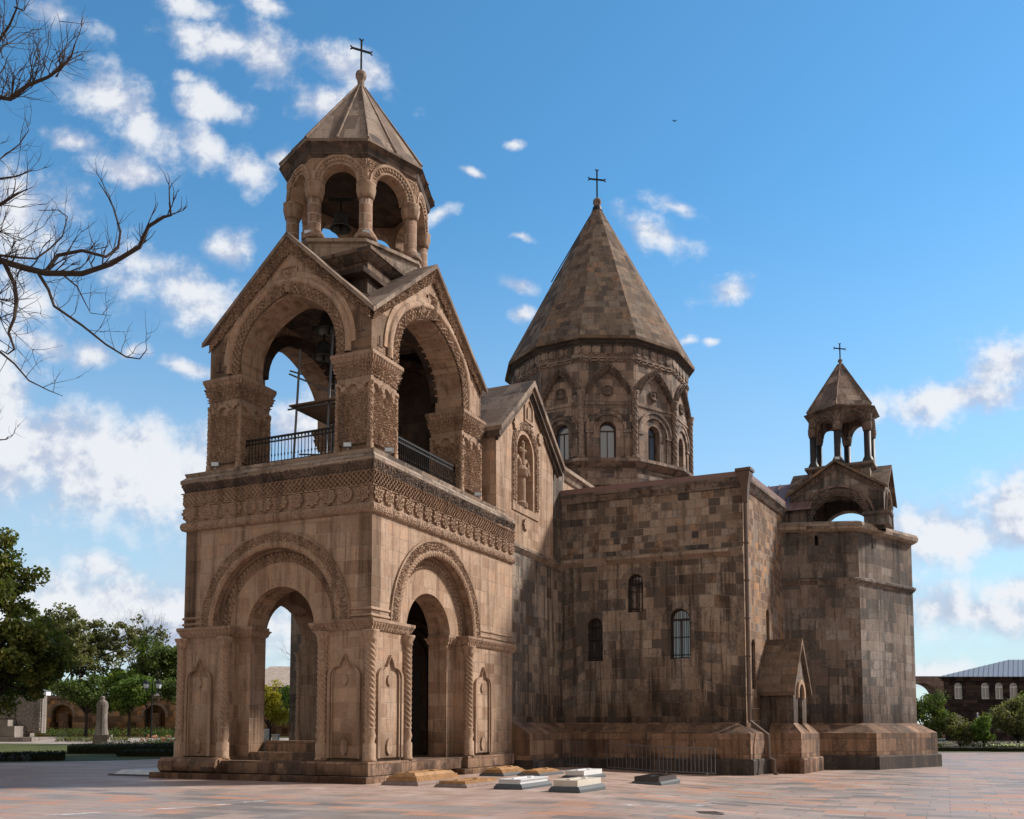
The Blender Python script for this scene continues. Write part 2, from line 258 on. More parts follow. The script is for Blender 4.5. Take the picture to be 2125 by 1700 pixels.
def glass(name, tint, rough=.03, spec=1.0):
    s = NT(name); s.b.inputs['Base Color'].default_value = (*tint, 1); s.b.inputs['Roughness'].default_value = rough; s.b.inputs['Specular IOR Level'].default_value = spec
    s.b.inputs['IOR'].default_value = 1.8; s.b.inputs['Coat Weight'].default_value = .2; s.b.inputs['Coat Roughness'].default_value = .02
    ob = s.nd('ShaderNodeTexCoord').outputs['Object']; s.L.new(s.bump(s.noise(ob, 1.3, 2), .1, .05), s.b.inputs['Normal']); return s.m
glass('window_glass', (.012, .016, .022)); glass('sky_tint_glass', (.09, .15, .24)); glass('curtained_glass', (.20, .21, .21), .08, .6)  # blue base tint of the drum panes stands in for reflected sky
def foliage(name, c1, c2, c3):
    s = NT(name); ob = s.nd('ShaderNodeTexCoord').outputs['Object']; gi = s.nd('ShaderNodeNewGeometry')
    f = s.noise(ob, .9, 4, .6); g = gi.outputs['Random Per Island']
    c = s.ramp(s.math('ADD', s.math('MULTIPLY', f, .7), s.math('MULTIPLY', g, .35)), [(.25, c1), (.5, c2), (.8, c3)])
    s.L.new(c, s.b.inputs['Base Color']); s.b.inputs['Roughness'].default_value = .6; s.b.inputs['Specular IOR Level'].default_value = .25
    tr = s.nd('ShaderNodeBsdfTranslucent'); s.L.new(s.mix(1.0, c, (1.1, 1.25, .6), 'MULTIPLY'), tr.inputs[0]); mx = s.nd('ShaderNodeMixShader'); mx.inputs[0].default_value = .40
    s.L.new(s.b.outputs[0], mx.inputs[1]); s.L.new(tr.outputs[0], mx.inputs[2]); s.L.new(mx.outputs[0], s.N['Material Output'].inputs[0]); return s.m
foliage('plane_leaves', (.05, .065, .014), (.12, .14, .03), (.25, .22, .055))
foliage('dark_leaves', (.035, .06, .018), (.085, .12, .03), (.16, .18, .05))
foliage('olive_leaves', (.065, .072, .03), (.14, .145, .055), (.23, .21, .10))
foliage('bright_leaves', (.04, .08, .015), (.10, .16, .03), (.20, .24, .05))
foliage('yellow_leaves', (.16, .14, .018), (.34, .29, .035), (.52, .42, .06))
foliage('hedge_leaves', (.010, .014, .007), (.022, .028, .012), (.04, .045, .02))
foliage('lavender_leaves', (.05, .05, .05), (.09, .09, .085), (.14, .13, .15))
foliage('rose_petals', (.30, .10, .07), (.55, .24, .18), (.75, .50, .42))
foliage('white_petals', (.55, .55, .50), (.75, .75, .70), (.85, .85, .82))
def lawn():
    s = NT('lawn'); ob = s.nd('ShaderNodeTexCoord').outputs['Object']
    c = s.ramp(s.noise(ob, .6, 8, .7), [(.3, (.045, .055, .009)), (.7, (.095, .105, .016))]); s.L.new(c, s.b.inputs['Base Color']); s.b.inputs['Roughness'].default_value = .9
    s.L.new(s.bump(s.noise(ob, 30, 4), .8, .05), s.b.inputs['Normal'])
lawn()
plain('gravel_path', (.34, .29, .25), .9, 0, .4, 1.2)
plain('soil', (.10, .085, .06), .95, 0, .5, .5)
def paving():
    s = NT('plaza_slabs'); ob = s.nd('ShaderNodeTexCoord').outputs['Object']
    mp = s.nd('ShaderNodeMapping'); mp.inputs['Rotation'].default_value = (0, 0, R(24.6)); s.L.new(ob, mp.inputs[0]); v = mp.outputs[0]
    def brick(w, h, off, loc, rot=0):
        m2 = s.nd('ShaderNodeMapping'); m2.inputs['Location'].default_value = loc; m2.inputs['Rotation'].default_value = (0, 0, rot); s.L.new(v, m2.inputs[0])
        b = s.nd('ShaderNodeTexBrick'); b.offset = off; b.squash = .7; b.squash_frequency = 3; s.L.new(m2.outputs[0], b.inputs['Vector'])
        b.inputs['Color1'].default_value = (0, 0, 0, 1); b.inputs['Color2'].default_value = (1, 1, 1, 1); b.inputs['Mortar'].default_value = (.5, .5, .5, 1)
        b.inputs['Scale'].default_value = 1; b.inputs['Mortar Size'].default_value = .014; b.inputs['Mortar Smooth'].default_value = .3; b.inputs['Brick Width'].default_value = w; b.inputs['Row Height'].default_value = h
        sc = s.nd('ShaderNodeSeparateColor'); s.L.new(b.outputs['Color'], sc.inputs[0]); return sc.outputs[0], b.outputs['Fac']
    r, f = brick(1.25, .58, .37, (0, 0, 0)); 
    big = s.noise(v, .14, 4, .6)
    sel = s.math('ADD', s.math('MULTIPLY', s.math('SUBTRACT', r, .5), .72), big)
    c = s.ramp(sel, [(.08, (.17, .15, .14)), (.3, (.27, .225, .20)), (.46, (.37, .27, .22)), (.6, (.29, .245, .22)), (.74, (.45, .235, .15)), (.9, (.36, .27, .23)), (1, (.47, .22, .125))])
    # plain pinkish strip laid round the church
    sp = s.nd('ShaderNodeSeparateXYZ'); s.L.new(v, sp.inputs[0])
    nn = s.math('MULTIPLY', s.math('SUBTRACT', s.noise(v, .5, 3), .5), .8)
    strip = s.math('MULTIPLY', s.rng(s.math('ADD', sp.outputs[0], nn), -99, -98), 1)
    at = s.nd('ShaderNodeAttribute'); at.attribute_name = 'strip'
    plainc = s.ramp(s.noise(v, 1.1, 5, .6), [(.3, (.33, .225, .175)), (.7, (.46, .33, .265))])
    c = s.mix(at.outputs['Fac'], c, plainc)
    fine = s.noise(v, 7, 6, .65); c = s.mix(s.rng(fine, .35, .7, 0, .35), c, s.mix(1.0, c, (.66, .66, .66), 'MULTIPLY'))
    c = s.mix(s.math('MULTIPLY', f, .8), c, (.12, .10, .09))
    wear = s.noise(v, .55, 5, .62); c = s.mix(s.rng(wear, .55, .75, 0, .4), c, (.46, .42, .40))
    s.L.new(c, s.b.inputs['Base Color'])
    s.L.new(s.rng(wear, .35, .65, .42, .75), s.b.inputs['Roughness']); s.b.inputs['Specular IOR Level'].default_value = .35
    n = s.bump(f, .4, -.01); n = s.bump(fine, .15, .02, n); s.L.new(n, s.b.inputs['Normal'])
paving()
def chalk():
    s = NT('worn_white'); ob = s.nd('ShaderNodeTexCoord').outputs['Object']
    f = s.rng(s.noise(ob, 1.5, 6, .7), .48, .58)
    s.b.inputs['Base Color'].default_value = (.62, .60, .58, 1); s.b.inputs['Roughness'].default_value = .8
    s.L.new(s.math('MULTIPLY', f, .8), s.b.inputs['Alpha'])
chalk()

# ---------------------------------------------------------------- mesh helpers
class MB:
    def __init__(s): s.v = []; s.f = []
    def add(s, vs, fs):
        n = len(s.v); s.v.extend(tuple(map(float, q)) for q in vs); s.f.extend([tuple(i + n for i in f) for f in fs])
    def grid(s, X, Y, Z, closed=False):
        h, w = X.shape; n = len(s.v)
        s.v.extend(np.stack([X.ravel(), Y.ravel(), Z.ravel()], 1).tolist())
        idx = np.arange(h * w).reshape(h, w) + n
        if closed: idx = np.concatenate([idx, idx[:, :1]], 1)
        q = np.stack([idx[:-1, :-1], idx[:-1, 1:], idx[1:, 1:], idx[1:, :-1]], -1).reshape(-1, 4); s.f.extend(q.tolist())
    def box(s, m, x0, x1, y0, y1, z0, z1):
        s.add([m(x, y, z) for z in (z0, z1) for y in (y0, y1) for x in (x0, x1)],
              [(0, 2, 3, 1), (4, 5, 7, 6), (0, 1, 5, 4), (2, 6, 7, 3), (0, 4, 6, 2), (1, 3, 7, 5)])
    def prism(s, pts, z0, z1):     # xy polygon
        n = len(pts); z0f = z0 if callable(z0) else (lambda x, y: z0); z1f = z1 if callable(z1) else (lambda x, y: z1)
        s.add([(x, y, z0f(x, y)) for x, y in pts] + [(x, y, z1f(x, y)) for x, y in pts],
              [tuple(range(n))[::-1], tuple(range(n, 2 * n))] + [(i, (i + 1) % n, n + (i + 1) % n, n + i) for i in range(n)])
    def plate(s, m, outer, holes, w0, w1):
        loops = [outer] + list(holes); flat = [p for l in loops for p in l]
        tri = geometry.tessellate_polygon([[Vector((p[0], p[1], 0)) for p in l] for l in loops])
        n = len(flat); fs = [tuple(t) for t in tri] + [tuple(i + n for i in t[::-1]) for t in tri]
        k = 0
        for l in loops:
            c = len(l)
            fs += [(k + i, k + (i + 1) % c, n + k + (i + 1) % c, n + k + i) for i in range(c)]; k += c
        s.add([m(p[0], w0, p[1]) for p in flat] + [m(p[0], w1, p[1]) for p in flat], fs)
    def tube(s, pts, rad, n=6, cap=True):
        pts = [Vector(p) for p in pts]; k = len(pts)
        if isinstance(rad, (int, float)): rad = [rad] * k
        vs = []; prev = None
        for i, p in enumerate(pts):
            d = (pts[min(i + 1, k - 1)] - pts[max(i - 1, 0)]).normalized()
            if prev is None: a = d.orthogonal().normalized()
            else: a = (prev - d * prev.dot(d)); a = a.normalized() if a.length > 1e-5 else d.orthogonal().normalized()
            prev = a; b = d.cross(a)
            for j in range(n):
                t = 2 * math.pi * j / n; vs.append(p + (a * math.cos(t) + b * math.sin(t)) * rad[i])
        fs = [(i * n + j, i * n + (j + 1) % n, (i + 1) * n + (j + 1) % n, (i + 1) * n + j) for i in range(k - 1) for j in range(n)]
        if cap: fs += [tuple(range(n))[::-1], tuple(range((k - 1) * n, k * n))]
        s.add(vs, fs)
    def lathe(s, c, prof, n=16, tw=None, amp=0, strands=5, pitch=.9):
        """profile [(r,z)] about xy centre c; tw=(z0,z1) span that carries a twisted rope relief"""
        zs = np.array([p[1] for p in prof]); rs = np.array([p[0] for p in prof])
        if tw:
            n = 32; zz = np.unique(np.concatenate([zs, np.arange(tw[0], tw[1], min(.05, pitch / strands * .42))])); o = np.argsort(zs, kind='stable'); rr = np.interp(zz, zs[o], rs[o]); zs, rs = zz, rr
        T = np.linspace(0, 2 * math.pi, n, endpoint=False); Z, TT = np.meshgrid(zs, T, indexing='ij'); Rr = np.repeat(rs[:, None], n, 1)
        if tw:
            on = ((Z > tw[0] + .02) & (Z < tw[1] - .02)); Rr = Rr - on * amp * (.5 + .5 * np.sin(strands * TT + Z * 2 * math.pi / pitch * strands * .5)) ** 1.5
        s.grid(c[0] + Rr * np.cos(TT), c[1] + Rr * np.sin(TT), Z, True)
    def build(s, name, mat, parent=None, smooth=False, label=None, norm=True):
        me = bpy.data.meshes.new(name)
        off = ROOTLOC.get(parent.name, (0, 0, 0)) if parent else (0, 0, 0)
        V = np.array(s.v, float) - np.array(off)
        me.from_pydata(V.tolist(), [], s.f)
        if norm:
            bm = bmesh.new(); bm.from_mesh(me); bmesh.ops.recalc_face_normals(bm, faces=bm.faces); bm.to_mesh(me); bm.free()
        nf = len(me.polygons); nl = len(me.loops)
        nrm = np.zeros(nf * 3); me.polygons.foreach_get('normal', nrm); nrm = nrm.reshape(-1, 3)
        lt = np.zeros(nf, int); me.polygons.foreach_get('loop_total', lt); fi = np.repeat(np.arange(nf), lt)
        vi = np.zeros(nl, int); me.loops.foreach_get('vertex_index', vi)
        co = np.zeros(len(me.vertices) * 3); me.vertices.foreach_get('co', co); co = co.reshape(-1, 3) + np.array(off)
        P = co[vi]; Nn = nrm[fi]
        flat = np.abs(Nn[:, 2]) > .96
        hx = -Nn[:, 1]; hy = Nn[:, 0]; hl = np.sqrt(hx ** 2 + hy ** 2) + 1e-9; hx, hy = hx / hl, hy / hl
        hx[flat] = .416; hy[flat] = .909
        tx, ty = hx, hy
        vx = Nn[:, 1] * 0 - Nn[:, 2] * ty; vy = Nn[:, 2] * tx; vz = Nn[:, 0] * ty - Nn[:, 1] * tx
        U = P[:, 0] * tx + P[:, 1] * ty; Vv = P[:, 0] * vx + P[:, 1] * vy + P[:, 2] * vz
        uv = me.uv_layers.new(name='UVMap'); uv.data.foreach_set('uv', np.stack([U, np.abs(Vv)], 1).ravel())
        if smooth: me.polygons.foreach_set('use_smooth', [True] * nf)
        me.materials.append(MATS[mat]); o = bpy.data.objects.new(name, me); scene.collection.objects.link(o)
        if parent: o.parent = parent
        if parent and parent.name in ROOTLOC: ROOTLOC[o.name] = ROOTLOC[parent.name]
        if label: o['label'] = label
        return o
ROOTLOC = {}
def thing(name, label, cat, loc=(0, 0, 0), group=None):
    o = bpy.data.objects.new(name, None); scene.collection.objects.link(o); o.location = loc; o['label'] = label; o['category'] = cat
    o.empty_display_size = .3
    if group: o['group'] = group
    ROOTLOC[o.name] = tuple(loc); return o
def tag(o, label, cat, group=None, kind=None):
    if label: o['label'] = label
    if cat: o['category'] = cat
    if group: o['group'] = group
    if kind: o['kind'] = kind
    return o
def rebase(o, loc):
    """move a one-mesh thing's origin to loc"""
    me = o.data; co = np.zeros(len(me.vertices) * 3); me.vertices.foreach_get('co', co); co = co.reshape(-1, 3) - np.array(loc)
    me.vertices.foreach_set('co', co.ravel()); me.update(); o.location = loc; return o
def I(x, y, z): return (x, y, z)
class Fr:
    def __init__(s, o, x, y): s.o = np.array(o, float); s.x = np.array(x, float); s.y = np.array(y, float)
    def xy(s, a, b): q = s.o + a * s.x + b * s.y; return (q[0], q[1])
    def __call__(s, a, b, z): q = s.o + a * s.x + b * s.y; return (q[0], q[1], z)
def az(d): return np.array([math.sin(R(d)), math.cos(R(d))])
def arc(cx, zc, r, sx=1.0, n=22, a0=180, a1=0):
    return [(cx + r * sx * math.cos(R(a0 + (a1 - a0) * i / n)), zc + r * math.sin(R(a0 + (a1 - a0) * i / n))) for i in range(n + 1)]
def opening(cx, zc, r, z0, hw=None, sx=1.0, point=0):
    a = arc(cx, zc, r, sx)
    if point: a = [(x, z + point * max(0, 1 - abs(x - cx) / (r * sx * .5))) for x, z in a]
    hw = hw or r * sx
    return [(cx - hw, z0), (cx - hw, zc)] + (a if hw != r * sx else a[1:-1]) + [(cx + hw, zc), (cx + hw, z0)]
def ringpoly(cx, zc, r0, r1, sx=1.0, leg=0, point=0):
    def pt(l): return [(x, z + point * max(0, 1 - abs(x - cx) / (r0 * sx * .5))) for x, z in l]
    o = pt(arc(cx, zc, r1, sx)); i = pt(arc(cx, zc, r0, sx))[::-1]
    if leg: return [(o[0][0], zc - leg)] + o + [(o[-1][0], zc - leg), (i[0][0], zc - leg)] + i + [(i[-1][0], zc - leg)]
    return o + i
def molding(mb, path, prof, closed=False):
    """path: xy points, outward on the right of travel (CCW polygon); prof: [(offset,z)]"""
    n = len(path); P = [np.array(p, float) for p in path]; nr = []
    for i in range(n):
        ds = []
        if closed or i > 0: d = P[i] - P[i - 1]; ds.append(d / np.linalg.norm(d))
        if closed or i < n - 1: d = P[(i + 1) % n] - P[i]; ds.append(d / np.linalg.norm(d))
        ns = [np.array([d[1], -d[0]]) for d in ds]
        if len(ns) == 1: nr.append(ns[0])
        else: m = ns[0] + ns[1]; nr.append(m / (m @ ns[0]))
    k = len(prof); vs = []
    for i in range(n):
        for o, z in prof: q = P[i] + nr[i] * o; vs.append((q[0], q[1], z))
    fs = []
    for i in range(n if closed else n - 1):
        j = (i + 1) % n
        fs += [(i * k + t, j * k + t, j * k + t + 1, i * k + t + 1) for t in range(k - 1)]
        fs.append((i * k + k - 1, j * k + k - 1, j * k, i * k))
    if not closed: fs += [tuple(range(k))[::-1], tuple(range((n - 1) * k, n * k))]
    mb.add(vs, fs)
def band(mb, p0, p1, z0, z1, fo, du=.03, dz=.03, e0=0, e1=0):
    """heightfield band on a wall p0->p1 (outward on the right): offset = fo(U, Z)"""
    p0 = np.array(p0, float); p1 = np.array(p1, float); Lh = np.linalg.norm(p1 - p0); d = (p1 - p0) / Lh; nn = np.array([d[1], -d[0]])
    U, Z = np.meshgrid(np.linspace(0, Lh, max(2, int(Lh / du))), np.linspace(z0, z1, max(2, int((z1 - z0) / dz))))
    O = fo(U, Z); S = U * (Lh + (e0 + e1) * O) / Lh - e0 * O
    mb.grid(p0[0] + d[0] * S + nn[0] * O, p0[1] + d[1] * S + nn[1] * O, Z)
def archrelief(mb, m, cx, zc, r0, r1, w, fo, sx=1.0, leg=0, du=.035, dr=.03, point=0):
    """heightfield on an arch ring; m(u, w, z), relief comes out to -w"""
    La = math.pi * (r0 + r1) / 2; nu = int((La + 2 * leg) / du); nrr = max(3, int((r1 - r0) / dr))
    S, Rr = np.meshgrid(np.linspace(-leg, La + leg, nu), np.linspace(r0, r1, nrr))
    th = np.clip(S / La, 0, 1) * math.pi; X = cx - Rr * sx * np.cos(th); Z = zc + Rr * np.sin(th) - np.clip(-S, 0, None) - np.clip(S - La, 0, None)
    if point: Z = Z + point * np.clip(1 - np.abs(X - cx) / (r0 * sx * .5), 0, None)
    O = fo(S, Rr); h = mfun(m, X, w - O, Z); mb.grid(*h)
def mfun(m, U, Wd, Z):
    o = m.o; return o[0] + m.x[0] * U + m.y[0] * Wd, o[1] + m.x[1] * U + m.y[1] * Wd, Z + 0 * U
def facerelief(mb, m, u0, u1, z0, z1, w, fo, du=.03, dz=.03):
    U, Z = np.meshgrid(np.linspace(u0, u1, max(2, int((u1 - u0) / du))), np.linspace(z0, z1, max(2, int((z1 - z0) / dz))))
    O = fo(U, Z); edge = (U <= u0 + 1e-6) | (U >= u1 - 1e-6) | (Z <= z0 + 1e-6) | (Z >= z1 - 1e-6); O = np.where(edge, -.03, O)
    mb.grid(*mfun(m, U, w - O, Z))
# relief patterns (0..1)
fr = lambda x: x - np.floor(x)
tri = lambda x: 1 - 2 * np.abs(fr(x) - .5)
def P_lattice(U, Z, s=.17): return np.clip((np.maximum(tri((U + Z) / s), tri((U - Z) / s)) - .58) * 4.5, 0, 1)
def P_leaf(U, Z, s=1.0):
    a = np.sin(21 / s * U + 2.4 * np.sin(17 / s * Z + 3 * np.sin(5 * U))); b = np.sin(25 / s * Z + 2.2 * np.sin(19 / s * U + 1.3)); return np.clip(.5 + .9 * a * b, 0, 1)
def P_rope(U, Z, s=.11): return .5 + .5 * np.sin(2 * math.pi * (U + Z * 1.2) / s)
def P_braid(U, V, s=.22): return np.clip(np.maximum(1 - np.abs(V - .5 - .32 * np.sin(2 * math.pi * U / s)) * 5, 1 - np.abs(V - .5 + .32 * np.sin(2 * math.pi * U / s)) * 5), 0, 1)
def P_noise(U, Z):
    return np.clip(.5 + .35 * np.sin(9.1 * U + 4 * np.sin(3.3 * Z)) * np.sin(7.7 * Z + 3 * np.sin(4.1 * U + 1)) + .2 * np.sin(31 * U + 5 * Z) * np.sin(27 * Z - 4 * U), 0, 1)
def P_rosettes(U, Z, zc, per=.60, r=.235, alt=True):
    k = np.floor(U / per); u = U - (k + .5) * per; z = Z - zc; d = np.sqrt(u * u + z * z); th = np.arctan2(z, u)
    star = (np.mod(k, 3) != 1); rad = np.where(star, r * (1 + .13 * np.cos(8 * th)), r)
    inn = d < rad; pet = .6 + .4 * np.cos(8 * th + k) * np.cos(d * 46) + .25 * np.sin(d * 70)
    return np.where(inn, np.clip(.45 + .55 * pet, .2, 1.1), 0)
def column(mb, c, r, z0, z1, base=.0, cap=.0, tw=True, pitch=.34, strands=4):
    prof = [(0, z0), (r * 1.25, z0), (r * 1.25, z0 + .06)]
    if base: prof += [(r * 1.12, z0 + .10), (r * 1.12, z0 + base * .55), (r * .82, z0 + base * .62), (r * 1.1, z0 + base * .8), (r * .85, z0 + base)]
    zt = z1 - cap; prof += [(r, z0 + base + .05), (r, zt - .02)]
    if cap: prof += [(r * 1.15, zt), (r * 1.05, zt + cap * .3), (r * 1.5, zt + cap * .85), (r * 1.5, z1)]
    prof += [(0, z1)]
    prof = [(a, b + i * 1e-4) for i, (a, b) in enumerate(prof)]
    mb.lathe(c, prof, 14, (z0 + base + .06, zt - .05) if tw else None, r * .28, strands, pitch)
# ---------------------------------------------------------------- frames
E_ = az(24.6); N_ = np.array([-E_[1], E_[0]])
W0 = np.array([-4.266, 28.499])
T = Fr(W0, N_, E_)                                  # T(a, b, z): a north, b east
FW = Fr(W0, N_, E_)                                 # west face m(u=a, w=b, z)
FS = Fr(W0, E_, N_)                                 # south face m(u=b, w=a, z)
FN = Fr(T.xy(7.4, 0), E_, -N_)                      # north face
def sst(x): x = np.clip(x, 0, 1); return x * x * (3 - 2 * x)
def gh(x, y):
    x = np.asarray(x, float); y = np.asarray(y, float)
    return -.28 * sst((x - 1) / 7) * (1 - .0 * y) + .92 * sst((y - 47) / 17) * sst((-10 - x) / 5) + .66 * sst((y - 78) / 18) * sst((x - 15) / 10) + .5 * sst((y - 60) / 20) * (1 - sst((-10 - x) / 5)) * (1 - sst((x - 15) / 10))
# ---------------------------------------------------------------- ground
def ground():
    g = MB(); xs = np.concatenate([[-1500, -400, -150], np.arange(-90, 91, 3.0), [150, 400, 1500]]); ys = np.concatenate([[-300, -60], np.arange(-9, 131, 3.0), [200, 500, 2500]])
    X, Y = np.meshgrid(xs, ys); g.grid(X, Y, gh(X, Y) - np.where((np.abs(X) < 95) & (Y < 135) & (Y > -12), .12, .02))
    tag(g.build('ground', 'soil', norm=False), None, None, kind='structure')
    # plaza: everything near, bounded on the left and right by the lawns
    p = MB(); xs = np.arange(-60, 75.1, 1.0); ys = np.concatenate([[-60, -20], np.arange(-8, 83, 1.0)])
    X, Y = np.meshgrid(xs, ys)
    lim = np.where(X < -12, np.minimum(44.8 + (X + 24.1) * 1.42, 51.9), 74.5); lim = np.where(X < -24.1, 44.8 + (X + 24.1) * .35, lim); lim = np.where((X >= -12) & (X < 14), 58, lim)
    Y = np.minimum(Y, lim)
    p.grid(X, Y, gh(X, Y))
    o = p.build('plaza', 'plaza_slabs', norm=False)
    me = o.data; at = me.attributes.new('strip', 'FLOAT', 'POINT'); co = np.zeros(len(me.vertices) * 3); me.vertices.foreach_get('co', co); co = co.reshape(-1, 3)
    d = co[:, :2] - W0; a = d @ N_; b = d @ E_
    near = (b > -5.2 + .0 * a) & (a > -9.3) | (a > 2)
    st = ((b > -4.6) & (a > -8.0 + .0 * b)).astype(float)
    st = np.where((b > 13.2), ((a > -11.6)).astype(float), st)
    at.data.foreach_set('value', st); tag(o, None, None, kind='structure')
ground()

# ================================================================ cathedral
CA = thing('cathedral', 'old tufa cathedral with carved bell tower, twelve-sided conical dome and small south belfry', 'cathedral', (*T.xy(3.7, 4.1), 0))
def add(mb, name, mat, parent=CA, **k): return mb.build(name, mat, parent, **k)
# ---- bell tower, lower storey -----------------------------------
AW, CB, EB = 7.4, 8.2, 10.27
lo = MB(); ZT = 9.9
# outer order 0..0.5 deep
ow = [(0, 4.96), (0, ZT), (AW, ZT), (AW, 4.96)] ; cW, cS = 3.70, 4.18
def upper_plate(m, L, c, sx, w0, w1, r): 
    a = arc(c, 4.96, r, sx, 40); lo.plate(m, [(0, 4.961)] + a + [(L, 4.961), (L, ZT), (0, ZT)], [], w0, w1)
upper_plate(FW, AW, cW, 1.0, 0, .5, 2.5)
upper_plate(FS, EB, cS, 1.06, 0, .5, 2.62)
upper_plate(FN, EB, cS, 1.06, 0, .5, 2.62)
def pier(a0, a1, b0, b1, z0=.6, z1=4.96): lo.box(T, a0, a1, b0, b1, z0, z1)
# piers below the impost, outer order
pier(0, 1.82, 0, .5); pier(5.47, AW, 0, .5)                      # west
pier(0, .5, .5, 2.19); pier(0, .5, 6.3, EB); pier(6.9, AW, .5, 2.19); pier(6.9, AW, 6.3, EB)
# inner order .5..1.2 with the real openings
def inner_plate(m, u0, u1, c, sx, r, zt=4.85):
    op = opening(c, zt, r, .6, sx=sx); lo.plate(m, [(u0, .6), op[0]] + op[1:-1] + [op[-1], (u1, .6), (u1, ZT), (u0, ZT)], [], .5, 1.25)
inner_plate(FW, .5, 6.9, 3.64, 1.0, 1.34); inner_plate(FS, 1.25, 8.2, 4.20, 1.06, 1.43, 4.80); inner_plate(FN, 1.25, 8.2, 4.20, 1.06, 1.43, 4.80)
lo.box(T, .5, 6.9, 8.2, EB, .6, ZT)
add(lo, 'tower_wall', 'tan_tufa')
# dark painted vault and portal inside
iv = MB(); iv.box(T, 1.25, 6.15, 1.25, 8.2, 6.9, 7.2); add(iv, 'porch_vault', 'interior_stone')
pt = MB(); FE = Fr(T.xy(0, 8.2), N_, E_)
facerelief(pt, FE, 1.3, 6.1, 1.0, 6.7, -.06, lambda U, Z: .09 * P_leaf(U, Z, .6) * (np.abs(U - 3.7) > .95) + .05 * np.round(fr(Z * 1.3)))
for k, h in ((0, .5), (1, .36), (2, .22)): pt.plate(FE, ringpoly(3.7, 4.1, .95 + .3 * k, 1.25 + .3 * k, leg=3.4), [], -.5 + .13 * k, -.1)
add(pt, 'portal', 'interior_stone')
dr = MB(); dr.plate(FE, [(2.75, .6), (2.75, 4.1)] + arc(3.7, 4.1, .95)[1:-1] + [(4.65, 4.1), (4.65, .6)], [], -.14, -.08)
for u in (2.8, 3.25, 3.72, 4.2): 
    for z in (.8, 1.7, 2.6): dr.box(FE, u + .05, u + .38, -.17, -.14, z, z + .75)
add(dr, 'porch_door', 'door_wood')
# plinth and steps
pl = MB(); path3 = [T.xy(AW, EB), T.xy(AW, 0), T.xy(0, 0), T.xy(0, EB)]
pn = MB()
def plinth_block(a0, a1, b0, b1): 
    pn.box(T, a0, a1, b0, b1, .22, .63)
plinth_block(-.2, 2.0, -.38, 2.45); plinth_block(5.4, 7.9, -.38, 2.45); plinth_block(-.2, 1.5, 6.05, 10.0); plinth_block(5.9, 7.9, 6.05, 10.3)
pn.box(T, 2.0, 5.4, -.30, 1.0, .22, .60); pn.box(T, -.0, 7.4, 1.0, 10.2, .22, .598)
# rolled base at the north-west corner
pn.tube([T(5.45, -.30, .43), T(7.85, -.30, .43)], .26, 10)
add(pn, 'plinth', 'plinth_stone')
st = MB(); st.box(T, -.32, 3.2, -.66, 3.0, -.06, .20); st.box(T, 3.2, 8.15, -.6, 3.0, -.06, .19); st.box(T, -.3, 2.0, 5.6, 9.6, -.06, .20); st.box(T, 2.0, 7.4, 3.0, 9.6, -.06, .18)
add(st, 'step', 'plinth_stone')
pp = MB(); pp.box(T, 2.4, 4.96, .55, 1.25, .6, .86); pp.box(T, 2.45, 4.92, 1.25, 1.7, .6, 1.22); add(pp, 'threshold', 'plinth_stone')
# impost courses (carved) round each pier
def impost(path, name='impost'):
    m = MB(); molding(m, path, [(0, 4.61), (.02, 4.61), (.05, 4.66), (.15, 4.84), (.17, 4.86), (.17, 4.95), (0, 4.97)])
    for i in range(len(path) - 1):
        e = lambda q: 1.0 if 0 <= q < len(path) else 0
        band(m, path[i], path[i + 1], 4.63, 4.86, lambda U, Z:   .04 + .11 * (Z - 4.63) / .23 + .035 * P_rope(U, Z * 0, .14) * P_lattice(U, Z, .14), .025, .025, 1 if i > 0 else 1, 1)
    add(m, name, 'carved_tufa')
impost([T.xy(1.82, .45), T.xy(1.82, 0), T.xy(0, 0), T.xy(0, 2.19), T.xy(.45, 2.19)])
impost([T.xy(7.4, 2.19), T.xy(7.4, 0), T.xy(5.47, 0), T.xy(5.47, .45)])
impost([T.xy(.45, 6.3), T.xy(0, 6.3), T.xy(0, EB)])
impost([T.xy(6.1, .5), T.xy(4.97, .5), T.xy(4.97, 1.2)], 'jamb_impost')
impost([T.xy(.5, 6.9), T.xy(.5, 5.72), T.xy(1.2, 5.72)][::-1], 'jamb_impost')
impost([T.xy(2.39, 1.2), T.xy(2.39, .5), T.xy(1.5, .5)], 'jamb_impost')
# moulding line just above the imposts
for pth in ([T.xy(1.22, 0), T.xy(0, 0), T.xy(0, 1.3)], [T.xy(7.4, 1), T.xy(7.4, 0), T.xy(6.2, 0)], [T.xy(0, 7.0), T.xy(0, EB)]):
    ml = MB()
    for z in (5.02, 5.22): molding(ml, pth, [(0, z), (.045, z + .02), (.045, z + .07), (0, z + .1)])
    add(ml, 'moulding', 'tan_tufa_smooth')
